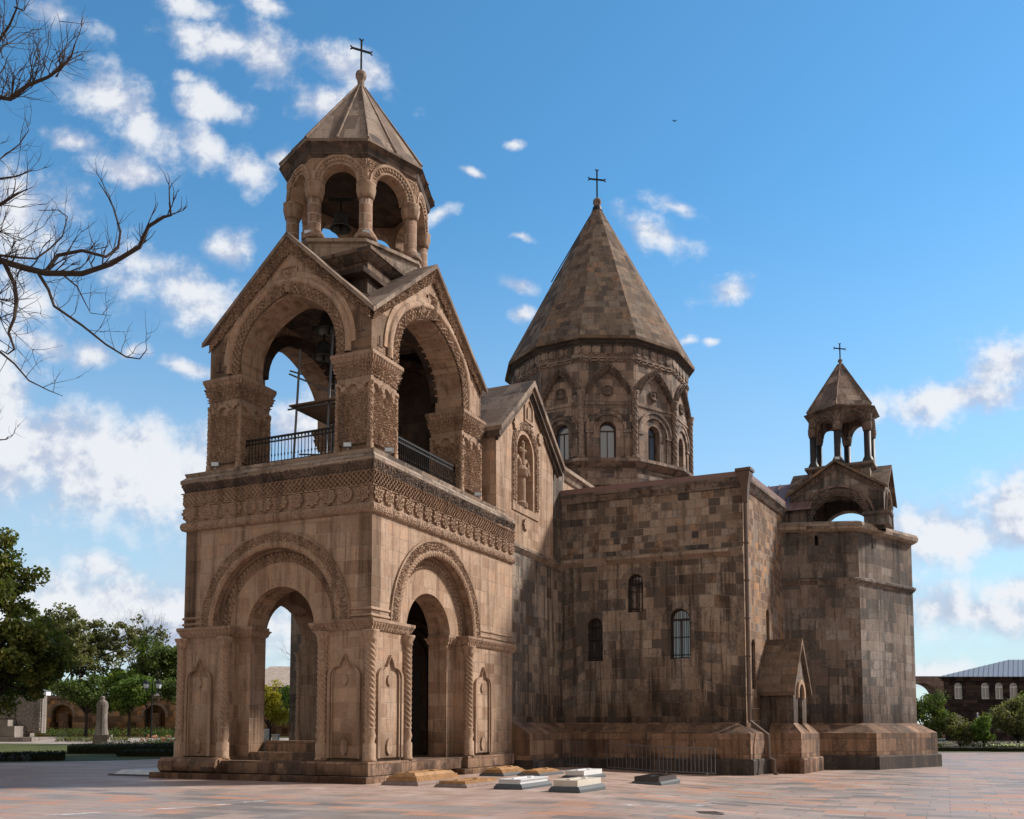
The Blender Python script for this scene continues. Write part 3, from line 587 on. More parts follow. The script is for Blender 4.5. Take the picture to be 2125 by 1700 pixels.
# archivolts
def archivolt(m, c, sx, k, rin, zin):
    g = MB()
    archrelief(g, m, c, 4.96, 2.62 * k, 2.92 * k, 0, lambda S, Rr: .015 + .08 * P_leaf(S, Rr, .7), sx / k * k, leg=-0.0)
    g.plate(m, ringpoly(c, 4.98, 2.90 * k, 2.97 * k, sx), [], -.07, .02)
    add(g, 'carved_archivolt', 'carved_tufa')
    t = MB(); 
    La = [(c + 2.55 * k * sx * math.cos(R(a)), 4.97 + 2.55 * k * math.sin(R(a))) for a in range(180, -1, -4)]
    archrelief(t, m, c, 4.97, 2.42 * k, 2.64 * k, 0, lambda S, Rr: .10 * np.sqrt(np.clip(1 - ((Rr / k - 2.53) / .12) ** 2, 0, 1)) + .03 * P_rope(S, Rr, .16) - .02, sx, du=.03, dr=.03)
    add(t, 'rope_torus', 'tan_tufa_smooth')
    b = MB(); b.plate(m, ringpoly(c, 4.96, 2.02 * k, 2.46 * k, sx), [], .40, .52)
    archrelief(b, m, c, 4.97, 2.02 * k, 2.40 * k, .40, lambda S, Rr: .002 + .085 * P_braid(S, (Rr / k - 2.02) / .38, .34), sx, du=.03, dr=.022)
    b.plate(m, ringpoly(c, 4.965, 2.38 * k, 2.48 * k, sx), [], .30, .45)
    add(b, 'braided_archivolt', 'carved_tufa')
    v = MB(); o = arc(c, 4.96, 2.03 * k, sx, 40); i = arc(c, zin, rin[0], rin[1], 40)[::-1]; v.plate(m, o + i, [], .36, .6)
    add(v, 'voussoir_ring', 'tan_tufa_smooth')
archivolt(FW, cW, 1.0, 1.0, (1.33, 1.0), 4.86); archivolt(FS, cS, 1.02, 1.04, (1.44, 1.06), 4.81)
# twisted columns
for nm, (a, b) in dict(c0=(.02, .02), c1=(1.72, -.02), c2=(5.60, -.02), c3=(7.42, .0), c4=(-.02, 2.07), c5=(-.02, 6.42), c6=(7.42, 2.07), c7=(7.42, 6.4)).items():
    g = MB(); c = T.xy(a, b); column(g, c, .18, .63, 4.60, .95, .30, True, .42, 5); add(g, 'twisted_column', 'tan_tufa_smooth', smooth=True)
# blind niches with ogee heads
def niche(m, u0, u1):
    c = (u0 + u1) / 2; h = (u1 - u0) / 2; s = h / .66
    def prof(k):
        pts = [(-h * k, .72), (-h * k, 3.2)] + [(-h * k + h * .55 * k * (1 - math.cos(t)), 3.2 + .30 * math.sin(t)) for t in np.linspace(.3, 1.5, 6)]
        pts += [(-.20 * s * k, 3.52), (-.17 * s * k, 3.62), (-.10 * s * k, 3.72), (0, 3.84 + (k - .8) * .3)]
        return [(c + x, z) for x, z in pts] + [(c - x, z) for x, z in pts[::-1][1:]]
    g = MB(); g.plate(m, prof(1.0), [prof(.84)[::-1]], -.10, .02); g.plate(m, prof(.80), [prof(.72)[::-1]], -.06, .02)
    d = [(c + .13 * s * math.cos(t), 1.02 + .2 * math.sin(t) * (1.5 if math.sin(t) > 0 else 1)) for t in np.linspace(0, 2 * math.pi, 14, endpoint=False)]
    g.plate(m, d, [], -.06, .02)
    e = [(c + .12 * s * math.cos(t), 3.12 + .17 * math.sin(t)) for t in np.linspace(0, 2 * math.pi, 14, endpoint=False)]; g.plate(m, e, [], -.055, .02)
    add(g, 'niche_panel', 'carved_tufa')
niche(FW, .30, 1.50); niche(FW, 6.08, 7.20); niche(FS, .30, 1.78); niche(FS, 6.86, 8.26)
# frieze bands: torus, rosettes, lattice, cove, slab (west, south, north)
def tower_frieze():
    tor, ros, cov, sl = MB(), MB(), MB(), MB(); P = path3
    for i in range(3):
        p0, p1 = P[i], P[i + 1]; e0, e1 = (0 if i == 0 else 1), (0 if i == 2 else 1); kw = dict(e0=e0, e1=e1)
        band(tor, p0, p1, 8.21, 8.55, lambda U, Z: .13 * np.sqrt(np.clip(1 - ((Z - 8.38) / .17) ** 2, 0, 1)) + .03 * P_leaf(U, Z, .55) * (np.abs(Z - 8.38) < .14), .028, .028, **kw)
        band(ros, p0, p1, 8.55, 9.52, lambda U, Z: np.where(Z > 9.10, .03 + .075 * P_lattice(U, Z, .17), .02 + .10 * P_rosettes(U, Z, 8.83, .61, .25)) + .05 * ((np.abs(Z - 9.085) < .02) | (Z > 9.49)), .022, .022, **kw)
        band(cov, p0, p1, 9.52, 9.84, lambda U, Z: .03 + .10 * sst((Z - 9.5) / .36) + .035 * P_leaf(U, Z, .7), .03, .03, **kw)
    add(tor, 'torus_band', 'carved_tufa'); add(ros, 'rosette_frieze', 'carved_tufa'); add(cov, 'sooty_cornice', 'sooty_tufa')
    molding(sl, P, [(-.6, 9.80), (.13, 9.80), (.17, 9.85), (.17, 9.95), (.04, 10.08), (.08, 10.20), (-.28, 10.32), (-.6, 10.32)])
    sl.box(T, .3, 7.1, .3, EB, 9.9, 10.31); add(sl, 'cornice_slab', 'ledge_stone')
tower_frieze()
# ---- upper storey -------------------------------------------------
A0, A1, B0, B1, ZB, ZS = .38, 6.92, .42, 8.12, 10.31, 13.50
ax_, bx_ = 3.62, 4.24
def pillar(a0, a1, b0, b1, faces):
    g = MB(); g.box(T, a0 + .06, a1 - .06, b0 + .06, b1 - .06, ZB, 13.0); root = add(g, 'pillar', 'tan_tufa_smooth')
    r = MB(); sh = lambda c, h: (lambda U, Z: -.0 + .085 * np.where(Z < 12.2, P_leaf(U, Z, .6), np.where(Z < 12.74, (np.abs(np.hypot((fr((U - c) / .62 + .5) - .5) * .62, Z - 12.28) - .26) < .065) * 1.1 + (np.hypot((fr((U - c) / .62) - .5) * .62, Z - 12.34) < .11) * .9, 0)))
    P = [T.xy(a1, b0), T.xy(a0, b0), T.xy(a0, b1), T.xy(a1, b1)]
    for i in range(4):
        p0, p1 = P[i], P[(i + 1) % 4]; Lh = math.dist(p0, p1)
        if i in faces: band(r, p0, p1, 10.55, 12.76, sh(Lh / 2, Lh / 2), .03, .03)
    if r.v: r.build('carved_panel', 'carved_tufa', root)
    c = MB()
    for i in range(4): band(c, P[i], P[(i + 1) % 4], 12.74, 13.40, lambda U, Z: -.03 + .17 * ((Z - 12.74) / .66) ** 1.6 + .09 * P_leaf(U, Z, .8) * (Z < 13.2) + .05 * P_rope(U, 0 * Z, .12) * (Z > 13.22), .03, .03, 1, 1)
    molding(c, P, [(-.3, 13.38), (.17, 13.38), (.17, 13.5), (-.3, 13.5)], True); c.box(T, a0, a1, b0, b1, 12.74, 13.49)
    c.build('capital', 'carved_tufa', root)
    for (a, b) in ((a0 + .03, b0 + .03), (a1 - .03, b0 + .03), (a0 + .03, b1 - .03)):
        s = MB(); q = T.xy(a, b); column(s, q, .10, ZB, 12.6, .42, 0, True, .22, 3); s.build('corner_shaft', 'tan_tufa_smooth', root, smooth=True)
pillar(A0, 1.66, B0, 1.95, (0, 1)); pillar(5.6, A1, B0, 1.95, (0, 1)); pillar(A0, 1.7, 6.58, B1, (0, 1)); pillar(5.6, A1, 6.58, B1, ())
up = MB(); AP, ZE = 18.0, 14.98
def gable_wall(m, u0, u1, c, r, sx, w0, w1, zc=13.9):
    op = [(c - r * sx, ZS), (c - r * sx, zc)] + arc(c, zc, r, sx, 30)[1:-1] + [(c + r * sx, zc), (c + r * sx, ZS)]
    op = [(x, z + .12 * max(0, 1 - abs(x - c) / (r * sx * .4))) for x, z in op]
    up.plate(m, [(u0, ZS)] + op + [(u1, ZS), (u1, ZE), (c, AP - .12), (u0, ZE)], [], w0, w1)
gable_wall(FW, A0, A1, 3.62, 1.92, 1.0, B0, 1.5); gable_wall(FS, B0, B1, bx_, 1.92, 1.2, A0, 1.5)
FNu = Fr(T.xy(7.3, 0), E_, -N_); gable_wall(FNu, B0, B1, bx_, 1.92, 1.2, .38, 1.5)
FEu = Fr(T.xy(0, 8.5), N_, -E_); up.plate(FEu, [(A0, ZB), (A1, ZB), (A1, ZE), (3.62, AP - .12), (A0, ZE)], [], .38, .6)
add(up, 'upper_wall', 'tan_tufa')
vt = MB()
nvt = 12
X, Y = np.meshgrid(np.linspace(-1, 1, 21), np.linspace(-1, 1, 21)); dd = np.clip(X ** 2 + Y ** 2, 0, 2)
Z = 15.7 + 1.0 * np.sqrt(np.clip(1 - dd / 2, 0, 1)); h = (3.62 + X * 2.3, 4.24 + Y * 2.9); vt.grid(W0[0] + N_[0] * h[0] + E_[0] * h[1], W0[1] + N_[1] * h[0] + E_[1] * h[1], Z)
for (u, v) in ((1.5, 1), (5.75, 1)): vt.plate(FS, ringpoly(bx_, 13.9, 1.92, 2.25, 1.2), [], u - .1, u + .2)
vt.box(T, 1.3, 5.9, 1.3, 7.2, 16.72, 16.9); vt.plate(FEu, [(A0 + .3, ZB), (A1 - .3, ZB), (A1 - .3, 15), (3.62, 16.8), (A0 + .3, 15)], [], .61, .9); vt.plate(FEu, ringpoly(3.62, 13.9, 1.92, 2.2, leg=3.4), [], .88, 1.5)  # dark lining on the east wall: belfry shade put into its colour
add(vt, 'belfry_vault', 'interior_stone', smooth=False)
def upper_arch(m, c, sx, w, gx0, gx1):
    g = MB()
    archrelief(g, m, c, 13.9, 1.95, 2.28, w, lambda S, Rr: .02 + .08 * P_lattice(S, Rr, .19), sx, leg=.35, point=.12)
    add(g, 'lattice_archivolt', 'carved_tufa')
    t = MB(); archrelief(t, m, c, 13.9, 2.28, 2.52, w, lambda S, Rr: .15 * np.sqrt(np.clip(1 - ((Rr - 2.40) / .13) ** 2, 0, 1)), sx, leg=.3, du=.08, point=.12)
    t.plate(m, ringpoly(c, 13.92, 2.50, 2.68, sx, point=.12), [], w - .05, w + .02)
    add(t, 'hood_mould', 'tan_tufa_smooth')
    # carved raking band and gable reliefs
    k = MB(); half = (gx1 - gx0) / 2; sl = (AP - .12 - ZE) / half
    U, V = np.meshgrid(np.linspace(gx0, gx1, 230), np.linspace(0, 1, 16)); top = ZE + (half - np.abs(U - c)) * sl; Z = top - .02 - V * .46
    O = .03 + .11 * P_leaf(U, Z, .75) + .05 * (V < .12); k.grid(*mfun(m, U, w - O, Z))
    for (du, dz, ww, hh) in ((0, 16.42, .34, .46), (-.85, 16.15, .42, .22), (.85, 16.15, .42, .22)):
        U, Z = np.meshgrid(np.linspace(c + du - ww, c + du + ww, 26), np.linspace(dz - hh, dz + hh, 26))
        zc_ = np.minimum(Z, ZE + (half - np.abs(U - c)) * sl - .5); e = np.clip(1.2 - np.hypot((U - c - du) / ww, (Z - dz) / hh), 0, 1)
        if du: O = .02 + .16 * e * P_noise(U * 1.5, Z * 1.5)
        else:
            dx = np.abs(U - c) / ww; body = np.clip(1 - dx * 2.6, 0, 1) * (Z < dz + .15) + np.clip(1 - np.hypot(U - c, Z - dz - .25) / .12, 0, 1) * 1.2; O = .01 + .20 * np.clip(body, 0, 1) ** .6 + .03 * P_rope(U * 0 + Z, U, .1) * (dx < .5) + .05 * ((dx > .85) | (np.abs(Z - dz) > hh * .93))
        k.grid(*mfun(m, U, w - O, zc_))
    add(k, 'gable_relief', 'carved_tufa')
upper_arch(FW, 3.62, 1.0, B0, A0, A1); upper_arch(FS, bx_, 1.17, A0, B0, B1)
# inscribed crosses cut beside the springing
for (m, u, z, w) in ((FW, .78, 14.4, B0), (FW, 1.05, 13.85, B0), (FW, .6, 14.9, B0), (FW, 6.5, 13.95, B0), (FW, 6.25, 14.6, B0), (FS, .9, 14.0, A0)):
    cx_ = MB(); cx_.box(m, u - .02, u + .02, w - .02, w + .02, z - .17, z + .17); cx_.box(m, u - .14, u + .14, w - .021, w + .02, z - .19, z - .15); add(cx_, 'incised_mark', 'sooty_tufa')
# cross-gabled slab roof
def cross_roof(fr_, a0, a1, b0, b1, ac, bc, ze, zt, ov, th, name, mat, par=CA):
    r = MB(); a0 -= ov; a1 += ov; b0 -= ov; b1 += ov; zeo = ze - (zt - ze) * ov / ((a1 - a0) / 2 - ov)
    ring = [(a0, b0, zeo), (ac, b0, zt), (a1, b0, zeo), (a1, bc, zt), (a1, b1, zeo), (ac, b1, zt), (a0, b1, zeo), (a0, bc, zt)]
    vs = [fr_(*q) for q in ring] + [fr_(ac, bc, zt)]; vs += [(x, y, z + th) for x, y, z in vs]
    fs = [(i, (i + 1) % 8, 8) for i in range(8)] + [((i + 1) % 8 + 9, i + 9, 17) for i in range(8)] + [(i, (i + 1) % 8, (i + 1) % 8 + 9, i + 9) for i in range(8)]
    r.add(vs, fs); return add(r, name, mat, par)
cross_roof(T, A0, A1, B0, B1, 3.62, 4.24, ZE - .12, AP - .12, .22, .16, 'cross_gable_roof', 'slab_roof')
# raised square block and octagonal seat of the lantern
LC = np.array([-5.70, 33.95]); LV = [(-8.38, 32.70), (-7.10, 31.11), (-4.95, 31.11), (-3.27, 32.80), (-3.02, 35.20), (-4.30, 36.79), (-6.45, 36.79), (-8.13, 35.10)]
def lpoly(s): return [tuple(LC + s * (np.array(v) - LC)) for v in LV]
sq = MB(); qa = LC - W0; la, lb = qa @ N_, qa @ E_
sqp = [T.xy(la + i * 2.1, lb + j * 2.55) for i, j in ((1, -1), (-1, -1), (-1, 1), (1, 1))]
sq.prism(sqp, 16.2, 17.55); molding(sq, sqp, [(0, 17.3), (.10, 17.36), (.28, 17.52), (.32, 17.54), (.32, 17.66), (0, 17.78)], True); add(sq, 'lantern_block', 'sooty_tufa')
oc = MB(); oc.prism(lpoly(.93), 17.7, 18.30); molding(oc, lpoly(.93), [(0, 18.2), (.1, 18.24), (.1, 18.36), (-.25, 18.42), (-.5, 18.42), (-.5, 18.2)], True); add(oc, 'lantern_seat', 'ledge_stone')
def lantern(poly, c, zf, zc0, zc1, zsp, zal, zco, zev, zap, rc, capm, colm, arcm, roofm, ribs, colname='lantern_column', twc=False, sc=.83):
    """poly(s) gives a scaled eaves polygon; columns stand at scale sc"""
    inn = poly(sc); n = len(inn)
    for p in inn:
        g = MB(); r = rc
        pr = [(0, zf), (r * 1.75, zf), (r * 1.8, zf + .12), (r * 1.35, zf + .30), (r, zf + .42), (r, zc0)]
        g.lathe(p, [(a, b + i * 1e-4) for i, (a, b) in enumerate(pr)] + [(0, zc0 + .01)], 18); o = add(g, colname, colm, smooth=True)
        k = MB(); pr = [(0, zc0), (r * 1.15, zc0), (r * 1.3, zc0 + (zc1 - zc0) * .25), (r * 1.5, zc0 + (zc1 - zc0) * .6), (r * 1.42, zc1 - .06), (r * 1.52, zc1), (0, zc1 + .01)]
        k.lathe(p, pr, 14); k.build('capital', capm, o, smooth=True)
    ar = MB(); th = rc * 2.1
    for i in range(n):
        p0 = np.array(inn[i]); p1 = np.array(inn[(i + 1) % n]); L = np.linalg.norm(p1 - p0); d = (p1 - p0) / L; nn = np.array([d[1], -d[0]])
        if nn @ (p0 - c) < 0: nn = -nn
        m = Fr(p0 + nn * th * .42, d, -nn); ex = th * .42 * math.tan(math.pi / n); rr = L / 2 - rc * 1.25
        zc_ = zal - rr
        ar.plate(m, [(-ex, zc1), (L / 2 - rr, zc1), (L / 2 - rr, zc_)] + arc(L / 2, zc_, rr, 1, 18)[1:-1] + [(L / 2 + rr, zc_), (L / 2 + rr, zc1), (L + ex, zc1), (L + ex, zco), (-ex, zco)], [], 0, th)
        archrelief(ar, m, L / 2, zc_, rr + .10, rr + .22, 0, lambda S, Rr: .045 * P_rope(S, 0 * S, .13) + .01, 1, du=.03, dr=.04)
        ar.plate(m, ringpoly(L / 2, zc_ + .01, rr + .22, rr + .32), [], -.06, .01)
        facerelief(ar, m, -ex + .02, L / 2 - rr * .75, zc_ + rr * .62, zco - .02, 0, lambda U, Z: .05 * P_leaf(U, Z, .6)); facerelief(ar, m, L / 2 + rr * .75, L + ex - .02, zc_ + rr * .62, zco - .02, 0, lambda U, Z: .05 * P_leaf(U, Z, .6))
    add(ar, 'lantern_arcade', arcm)
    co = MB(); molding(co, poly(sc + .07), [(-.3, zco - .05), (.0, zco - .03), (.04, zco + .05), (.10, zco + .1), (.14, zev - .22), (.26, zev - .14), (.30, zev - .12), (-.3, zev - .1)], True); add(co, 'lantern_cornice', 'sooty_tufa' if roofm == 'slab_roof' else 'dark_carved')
    rf = MB(); e = poly(1.0); ap = .16
    rf.add([(x, y, zev - .12) for x, y in e] + [(x, y, zev) for x, y in e] + [(c[0] + (x - c[0]) * .07, c[1] + (y - c[1]) * .07, zap) for x, y in e],
           [tuple(range(n))[::-1]] + [(i, (i + 1) % n, n + (i + 1) % n, n + i) for i in range(n)] + [(n + i, n + (i + 1) % n, 2 * n + (i + 1) % n, 2 * n + i) for i in range(n)] + [tuple(range(2 * n, 3 * n))])
    for i in range(n):
        for q in ([e[i]] + ([((e[i][0] + e[(i + 1) % n][0]) / 2, (e[i][1] + e[(i + 1) % n][1]) / 2)] if ribs == 2 else [])):
            rf.tube([(q[0], q[1], zev + .02), (c[0] + (q[0] - c[0]) * .07, c[1] + (q[1] - c[1]) * .07, zap)], [.055, .03], 6)
    add(rf, 'pyramid_roof', roofm)
lantern(lpoly, LC, 18.40, 19.93, 20.47, 20.47, 21.12, 21.34, 21.88, 25.65, .235, 'carved_tufa', 'band_column', 'tan_tufa_smooth', 'slab_roof', 2)
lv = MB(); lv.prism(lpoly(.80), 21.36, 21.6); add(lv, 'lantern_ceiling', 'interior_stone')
def finial(c, z0, zb, zt, rb, w, dirx, ends=1):
    g = MB(); g.lathe(c, [(rb * 1.3, z0 - .1), (rb * 1.0, z0), (rb * .65, z0 + (zb - z0) * .4), (rb * .7, zb - rb), (rb, zb - rb * .5), (rb * 1.05, zb), (rb * .9, zb + rb * .5), (rb * .3, zb + rb * .95), (0, zb + rb)], 14)
    add(g, 'finial', 'drum_stone', smooth=True)
    x = MB(); m = Fr(c, dirx, np.array([-dirx[1], dirx[0]])); za = zt - (zt - zb) * .30; t = w * .085
    x.box(m, -t, t, -t * .8, t * .8, zb + rb * .7, zt - t); x.box(m, -w, w, -t * .8 - .002, t * .8 + .002, za - t, za + t)
    for (px, pz, dx, dz) in ((-w, za, -1, 0), (w, za, 1, 0), (0, zt - t, 0, 1)):
        for s in (-1, 1):
            q = (px + dx * t * 1.6 + dz * s * t * 2.2, pz + dz * t * 1.6 + dx * s * t * 2.2)
            x.tube([m(px - dx * t * .4, 0, pz - dz * t * .4), m(q[0], 0, q[1])], [t * 1.1, t * .8], 6)
            o = m(q[0], 0, q[1]); x.lathe((o[0], o[1]), [(0, q[1] - t), (t * 1.1, q[1]), (0, q[1] + t)], 8)
        
    add(x, 'cross', 'iron')
finial(LC, 25.6, 26.2, 27.62, .20, .36, az(66))
# railings
def railing(m, u0, u1, z0, w, h=.92):
    g = MB(); n = int((u1 - u0) / .135)
    for z, t in ((z0 + h, .03), (z0 + h - .15, .018), (z0 + .08, .022)): g.box(m, u0, u1, w - t, w + t, z - t, z + t)
    for i in range(n + 1):
        u = u0 + (u1 - u0) * i / n; g.tube([m(u, w, z0), m(u, w, z0 + .25), m(u, w, z0 + .3), m(u, w, z0 + .36), m(u, w, z0 + h)], [.014, .014, .03, .014, .014], 5, False)
        if i < n:
            c = u + (u1 - u0) / n / 2; g.tube([m(c + .05 * math.cos(t), w, z0 + h - .075 + .05 * math.sin(t)) for t in np.linspace(0, 2 * math.pi, 9)], .008, 4, False)
    add(g, 'railing', 'iron')
railing(FW, 1.75, 5.55, 10.4, .72); railing(FS, 2.05, 6.5, 10.4, .62)
# ---- narthex: gabled block with sculpture niche -----------------
NA0 = -.06
nx = MB()
nxo = [(8.62, 9.1), (14.5, 9.1), (14.5, 13.55), (11.75, 15.95), (8.62, 13.35)]
nop = opening(11.45, 13.05, .82, 10.75)
nx.plate(FS, nxo, [nop[::-1]], NA0, 1.1)
nx.prism([T.xy(1.1, 8.62), T.xy(1.1, 14.6), T.xy(7.3, 14.6), T.xy(7.3, 8.62)], 9.1, 13.35)
nx.box(T, .95, 1.12, 9.8, 13.0, 10.2, 14.6); add(nx, 'narthex_wall', 'tan_tufa')
g = MB(); g.plate(Fr(T.xy(0, 0), E_, N_), [(8.45, 13.2), (8.45, 13.4), (11.75, 16.28), (15.25, 13.45), (15.25, 13.25), (11.75, 16.02)], [], -.38, 8.0)
add(g, 'narthex_roof', 'slab_roof')
g = MB(); g.plate(FS, [(8.5, 12.95), (8.5, 13.22), (11.75, 16.04), (15.15, 13.28), (15.15, 13.0), (11.75, 15.78)], [], -.28, -.03); g.plate(FS, [(8.6, 12.85), (11.75, 15.6), (15.0, 12.9), (15.0, 13.05), (11.75, 15.8), (8.6, 13.0)], [], -.16, -.04)
g.box(T, -.30, 3, 8.42, 8.6, 13.0, 13.22); add(g, 'gable_cornice', 'sooty_tufa')
g = MB(); g.plate(FS, [(10.1, 10.45), (12.8, 10.45), (12.8, 13.05)] + arc(11.45, 13.05, 1.35, 1, 22, 0, 180)[1:] , [opening(11.45, 13.05, 1.0, 10.75)[::-1]], NA0 - .05, NA0 + .02)
archrelief(g, FS, 11.45, 13.05, 1.02, 1.32, NA0 - .05, lambda S, Rr: .05 * P_leaf(S, Rr, .6), leg=2.2)
# little panels and bosses round it
g.plate(FS, [(11.3, 14.45), (12.25, 14.45), (12.25, 15.2), (11.78, 15.6), (11.3, 15.2)], [[(11.42, 14.57), (11.42, 15.15), (11.78, 15.45), (12.13, 15.15), (12.13, 14.57)]], NA0 - .06, NA0 + .02)
g.plate(FS, [(11.6, 14.6), (11.95, 14.6), (11.95, 15.0)] + arc(11.775, 15.0, .17, 1, 8, 0, 180)[1:], [], NA0 - .06, NA0 + .02)
for (u, z, r) in ((10.45, 14.05, .27), (12.95, 14.1, .25), (11.4, 10.05, .24)):
    g.plate(FS, [(u + r * (1 + .12 * math.cos(8 * t)) * math.cos(t), z + r * (1 + .12 * math.cos(8 * t)) * math.sin(t)) for t in np.linspace(0, 2 * math.pi, 40, endpoint=False)], [], NA0 - .09, NA0 + .02)
add(g, 'niche_surround', 'carved_tufa')
g = MB(); c = T.xy(.12, 11.35)
g.lathe(c, [(0, 10.74), (.30, 10.76), (.32, 10.95), (.22, 11.05), (.22, 12.0), (.30, 12.1), (.36, 12.35), (.26, 12.5), (.12, 12.6), (.12, 12.9), (0, 12.92)], 14)
for s in (-1, 1): g.tube([T(.10, 11.38 + s * x, z) for x, z in ((.1, 12.35), (.22, 12.7), (.42, 12.85), (.62, 12.72), (.76, 12.3))], [.1, .12, .11, .10, .09], 7)
g.tube([T(.02, 11.35, 12.6), T(.02, 11.35, 13.5)], .09, 7); g.tube([T(.02, 11.12, 13.2), T(.02, 11.58, 13.2)], .08, 7)
for (b, z) in ((11.12, 13.2), (11.58, 13.2), (11.35, 13.52)): g.lathe(T.xy(.02, b), [(0, z - .12), (.12, z), (0, z + .12)], 8)
add(g, 'niche_sculpture', 'carved_tufa')
# old masonry below and beside
ow_ = MB(); ow_.plate(FS, [(8.6, 0), (16.3, 0), (16.3, 14.0), (14.45, 13.6), (14.45, 9.1), (8.6, 9.1)], [], .1, .9)
ow_.prism([T.xy(.9, 8.4), T.xy(.9, 16.3), T.xy(7.3, 16.3), T.xy(7.3, 8.4)], 0, 9.0)
add(ow_, 'old_wall', 'old_masonry')
def stringcourse(path, z, name='string_course', mat='block_masonry', d=.14, h=.26, closed=False):
    g = MB(); molding(g, path, [(0, z - h * .6), (d * .5, z - h * .3), (d, z), (d, z + h * .35), (0, z + h * .6)], closed); add(g, name, mat)
stringcourse([T.xy(.1, 10.3), T.xy(.1, 16.02)], 9.0, d=.18, h=.34, mat='ledge_stone')
# west arm of the church behind, with its cornice and low gable
J = np.array(T.xy(.1, 16.0)); C = J - 8.24 * N_
wa = MB(); wa.prism([T.xy(.3, 14.9), T.xy(.3, 25), T.xy(7.1, 25), T.xy(7.1, 14.9)], 9, 13.55); add(wa, 'west_arm_wall', 'tan_tufa')
g = MB(); molding(g, [T.xy(.3, 14.7), T.xy(.3, 25)], [(0, 13.2), (.1, 13.25), (.22, 13.5), (.34, 13.55), (.34, 13.72), (-.2, 13.8), (-.2, 13.2)]); add(g, 'west_arm_cornice', 'ledge_stone')
g = MB(); g.plate(Fr(T.xy(0, 0), N_, E_), [(.1, 13.6), (3.7, 15.0), (7.3, 13.6), (7.3, 13.8), (3.7, 15.25), (.1, 13.8)], [], 14.9, 25); add(g, 'west_arm_roof', 'slab_roof')
# ---- main block ---------------------------------------------------
e2 = az(30.2); s2 = np.array([e2[1], -e2[0]])
FM = Fr(J, -N_, E_)                     # west wall: u runs south from the narthex junction
FQ = Fr(C, e2, -s2)                     # south wall: u runs east from the corner, w inward
V0 = C + 6.33 * e2
mw = MB(); wins = [(1.57, .40, 3.45 + 1.0, 6.35), (3.48, .36, 6.55, 8.1), (5.45, .46, 4.55, 6.6)]
wz = [(1.57, .37, 4.62, 6.20), (3.48, .36, 6.74, 8.08), (5.45, .43, 4.62, 6.37)]
def hole(u, r, z0, z1): return opening(u, z1, r, z0)[::-1]
mw.plate(FM, [(0, -.5), (8.24, -.5), (8.24, 9.1), (0, 9.1)], [hole(u, r, z0, z1) for u, r, z0, z1 in wz], 0, .42)
mu = MB(); mu.plate(FM, [(0, 9.1), (8.24, 9.1), (8.24, 12.25), (0, 12.45)], [], 0, .42); add(mu, 'west_wall_top', 'small_masonry')
add(mw, 'west_wall', 'old_masonry')
ms = MB(); swz = [(1.22, .30, 3.3, 5.15), (3.62, .26, 5.2, 6.75)]
ms.plate(FQ, [(0, -.5), (6.5, -.5), (6.5, 12.1), (0, 12.25)], [hole(u, r, z0, z1) for u, r, z0, z1 in swz], 0.002, .42)
add(ms, 'south_wall', 'warm_masonry')
body = MB(); bp = [tuple(J + .43 * E_ - .0 * N_), tuple(C + .43 * E_ + .45 * N_), tuple(V0 - .43 * s2 + .2 * e2), tuple(V0 - 3 * s2 + 12 * e2), T.xy(3, 30), T.xy(3, 17)]
body.prism(bp, -.4, 12.1); add(body, 'main_body', 'old_masonry')
nb = MB(); J2 = np.array(T.xy(7.3, 16)); nb.prism([tuple(J2), T.xy(3, 16.1), T.xy(3, 34), T.xy(13, 34), T.xy(15.2, 24), tuple(J2 + 8.1 * N_)][::-1], -.4, 12.1); add(nb, 'north_body', 'old_masonry')
g = MB(); molding(g, [tuple(J), tuple(C), tuple(V0 + .15 * e2)], [(0, 11.85), (.08, 11.88), (.24, 12.1), (.30, 12.14), (.30, 12.26), (-.3, 12.34), (-.3, 11.9)]); add(g, 'main_cornice', 'block_masonry')
g = MB(); molding(g, [tuple(J + .15 * E_), tuple(C + .15 * E_ + .15 * N_), tuple(V0 - .15 * s2)], [(.40, 12.27), (.42, 12.27), (.42, 12.5), (.0, 12.55), (-.4, 12.5)]); g.prism([tuple(J + .2 * E_), tuple(C + .35 * E_ + .35 * N_), tuple(V0 - .4 * s2), tuple(V0 - 3 * s2 + 8 * e2), T.xy(0, 26)], 12.2, 12.48); add(g, 'main_roof', 'copper_roof')
stringcourse([tuple(J), tuple(C)], 9.12, d=.21, h=.34, mat='ledge_stone')
def window(m, u, r, z0, z1, w, bars=True, lab=None, glassm='window_glass', barn=5):
    fo = opening(u, z1, r - .01, z0 + .01); fi = opening(u, z1, r - .07, z0 + .07)
    g = MB(); g.plate(m, fo, [fi[::-1]], w - .05, w + .03); g.box(m, u - r + .05, u + r - .05, w - .04, w + .02, z1 - .05, z1 + .02)
    g.box(m, u - .025, u + .025, w - .04, w + .02, z0 + .05, z1)
    o = add(g, 'window', 'window_frame', label=lab)
    p = MB(); p.plate(m, fi, [], w - .01, w + .01); p.build('pane', glassm, o)
    if bars:
        q = MB()
        for k in range(barn):
            x = -r * .8 + 1.6 * r * k / (barn - 1); q.tube([m(u + x, w - .22, z0 + .02), m(u + x, w - .22, z1 + math.sqrt(max(.0, r * r - x * x)) * .92)], .014, 5)
        for z in (z0 + .18, z0 + .95, z1 - .05): q.box(m, u - r, u + r, w - .235, w - .21, z - .012, z + .012)
        q.build('grille', 'iron', o)
    return o
for i, (u, r, z0, z1) in enumerate(wz): window(FM, u, r, z0, z1, .34, glassm='window_glass')
for (u, r, z0, z1) in swz: window(FQ, u, r, z0, z1, .34)
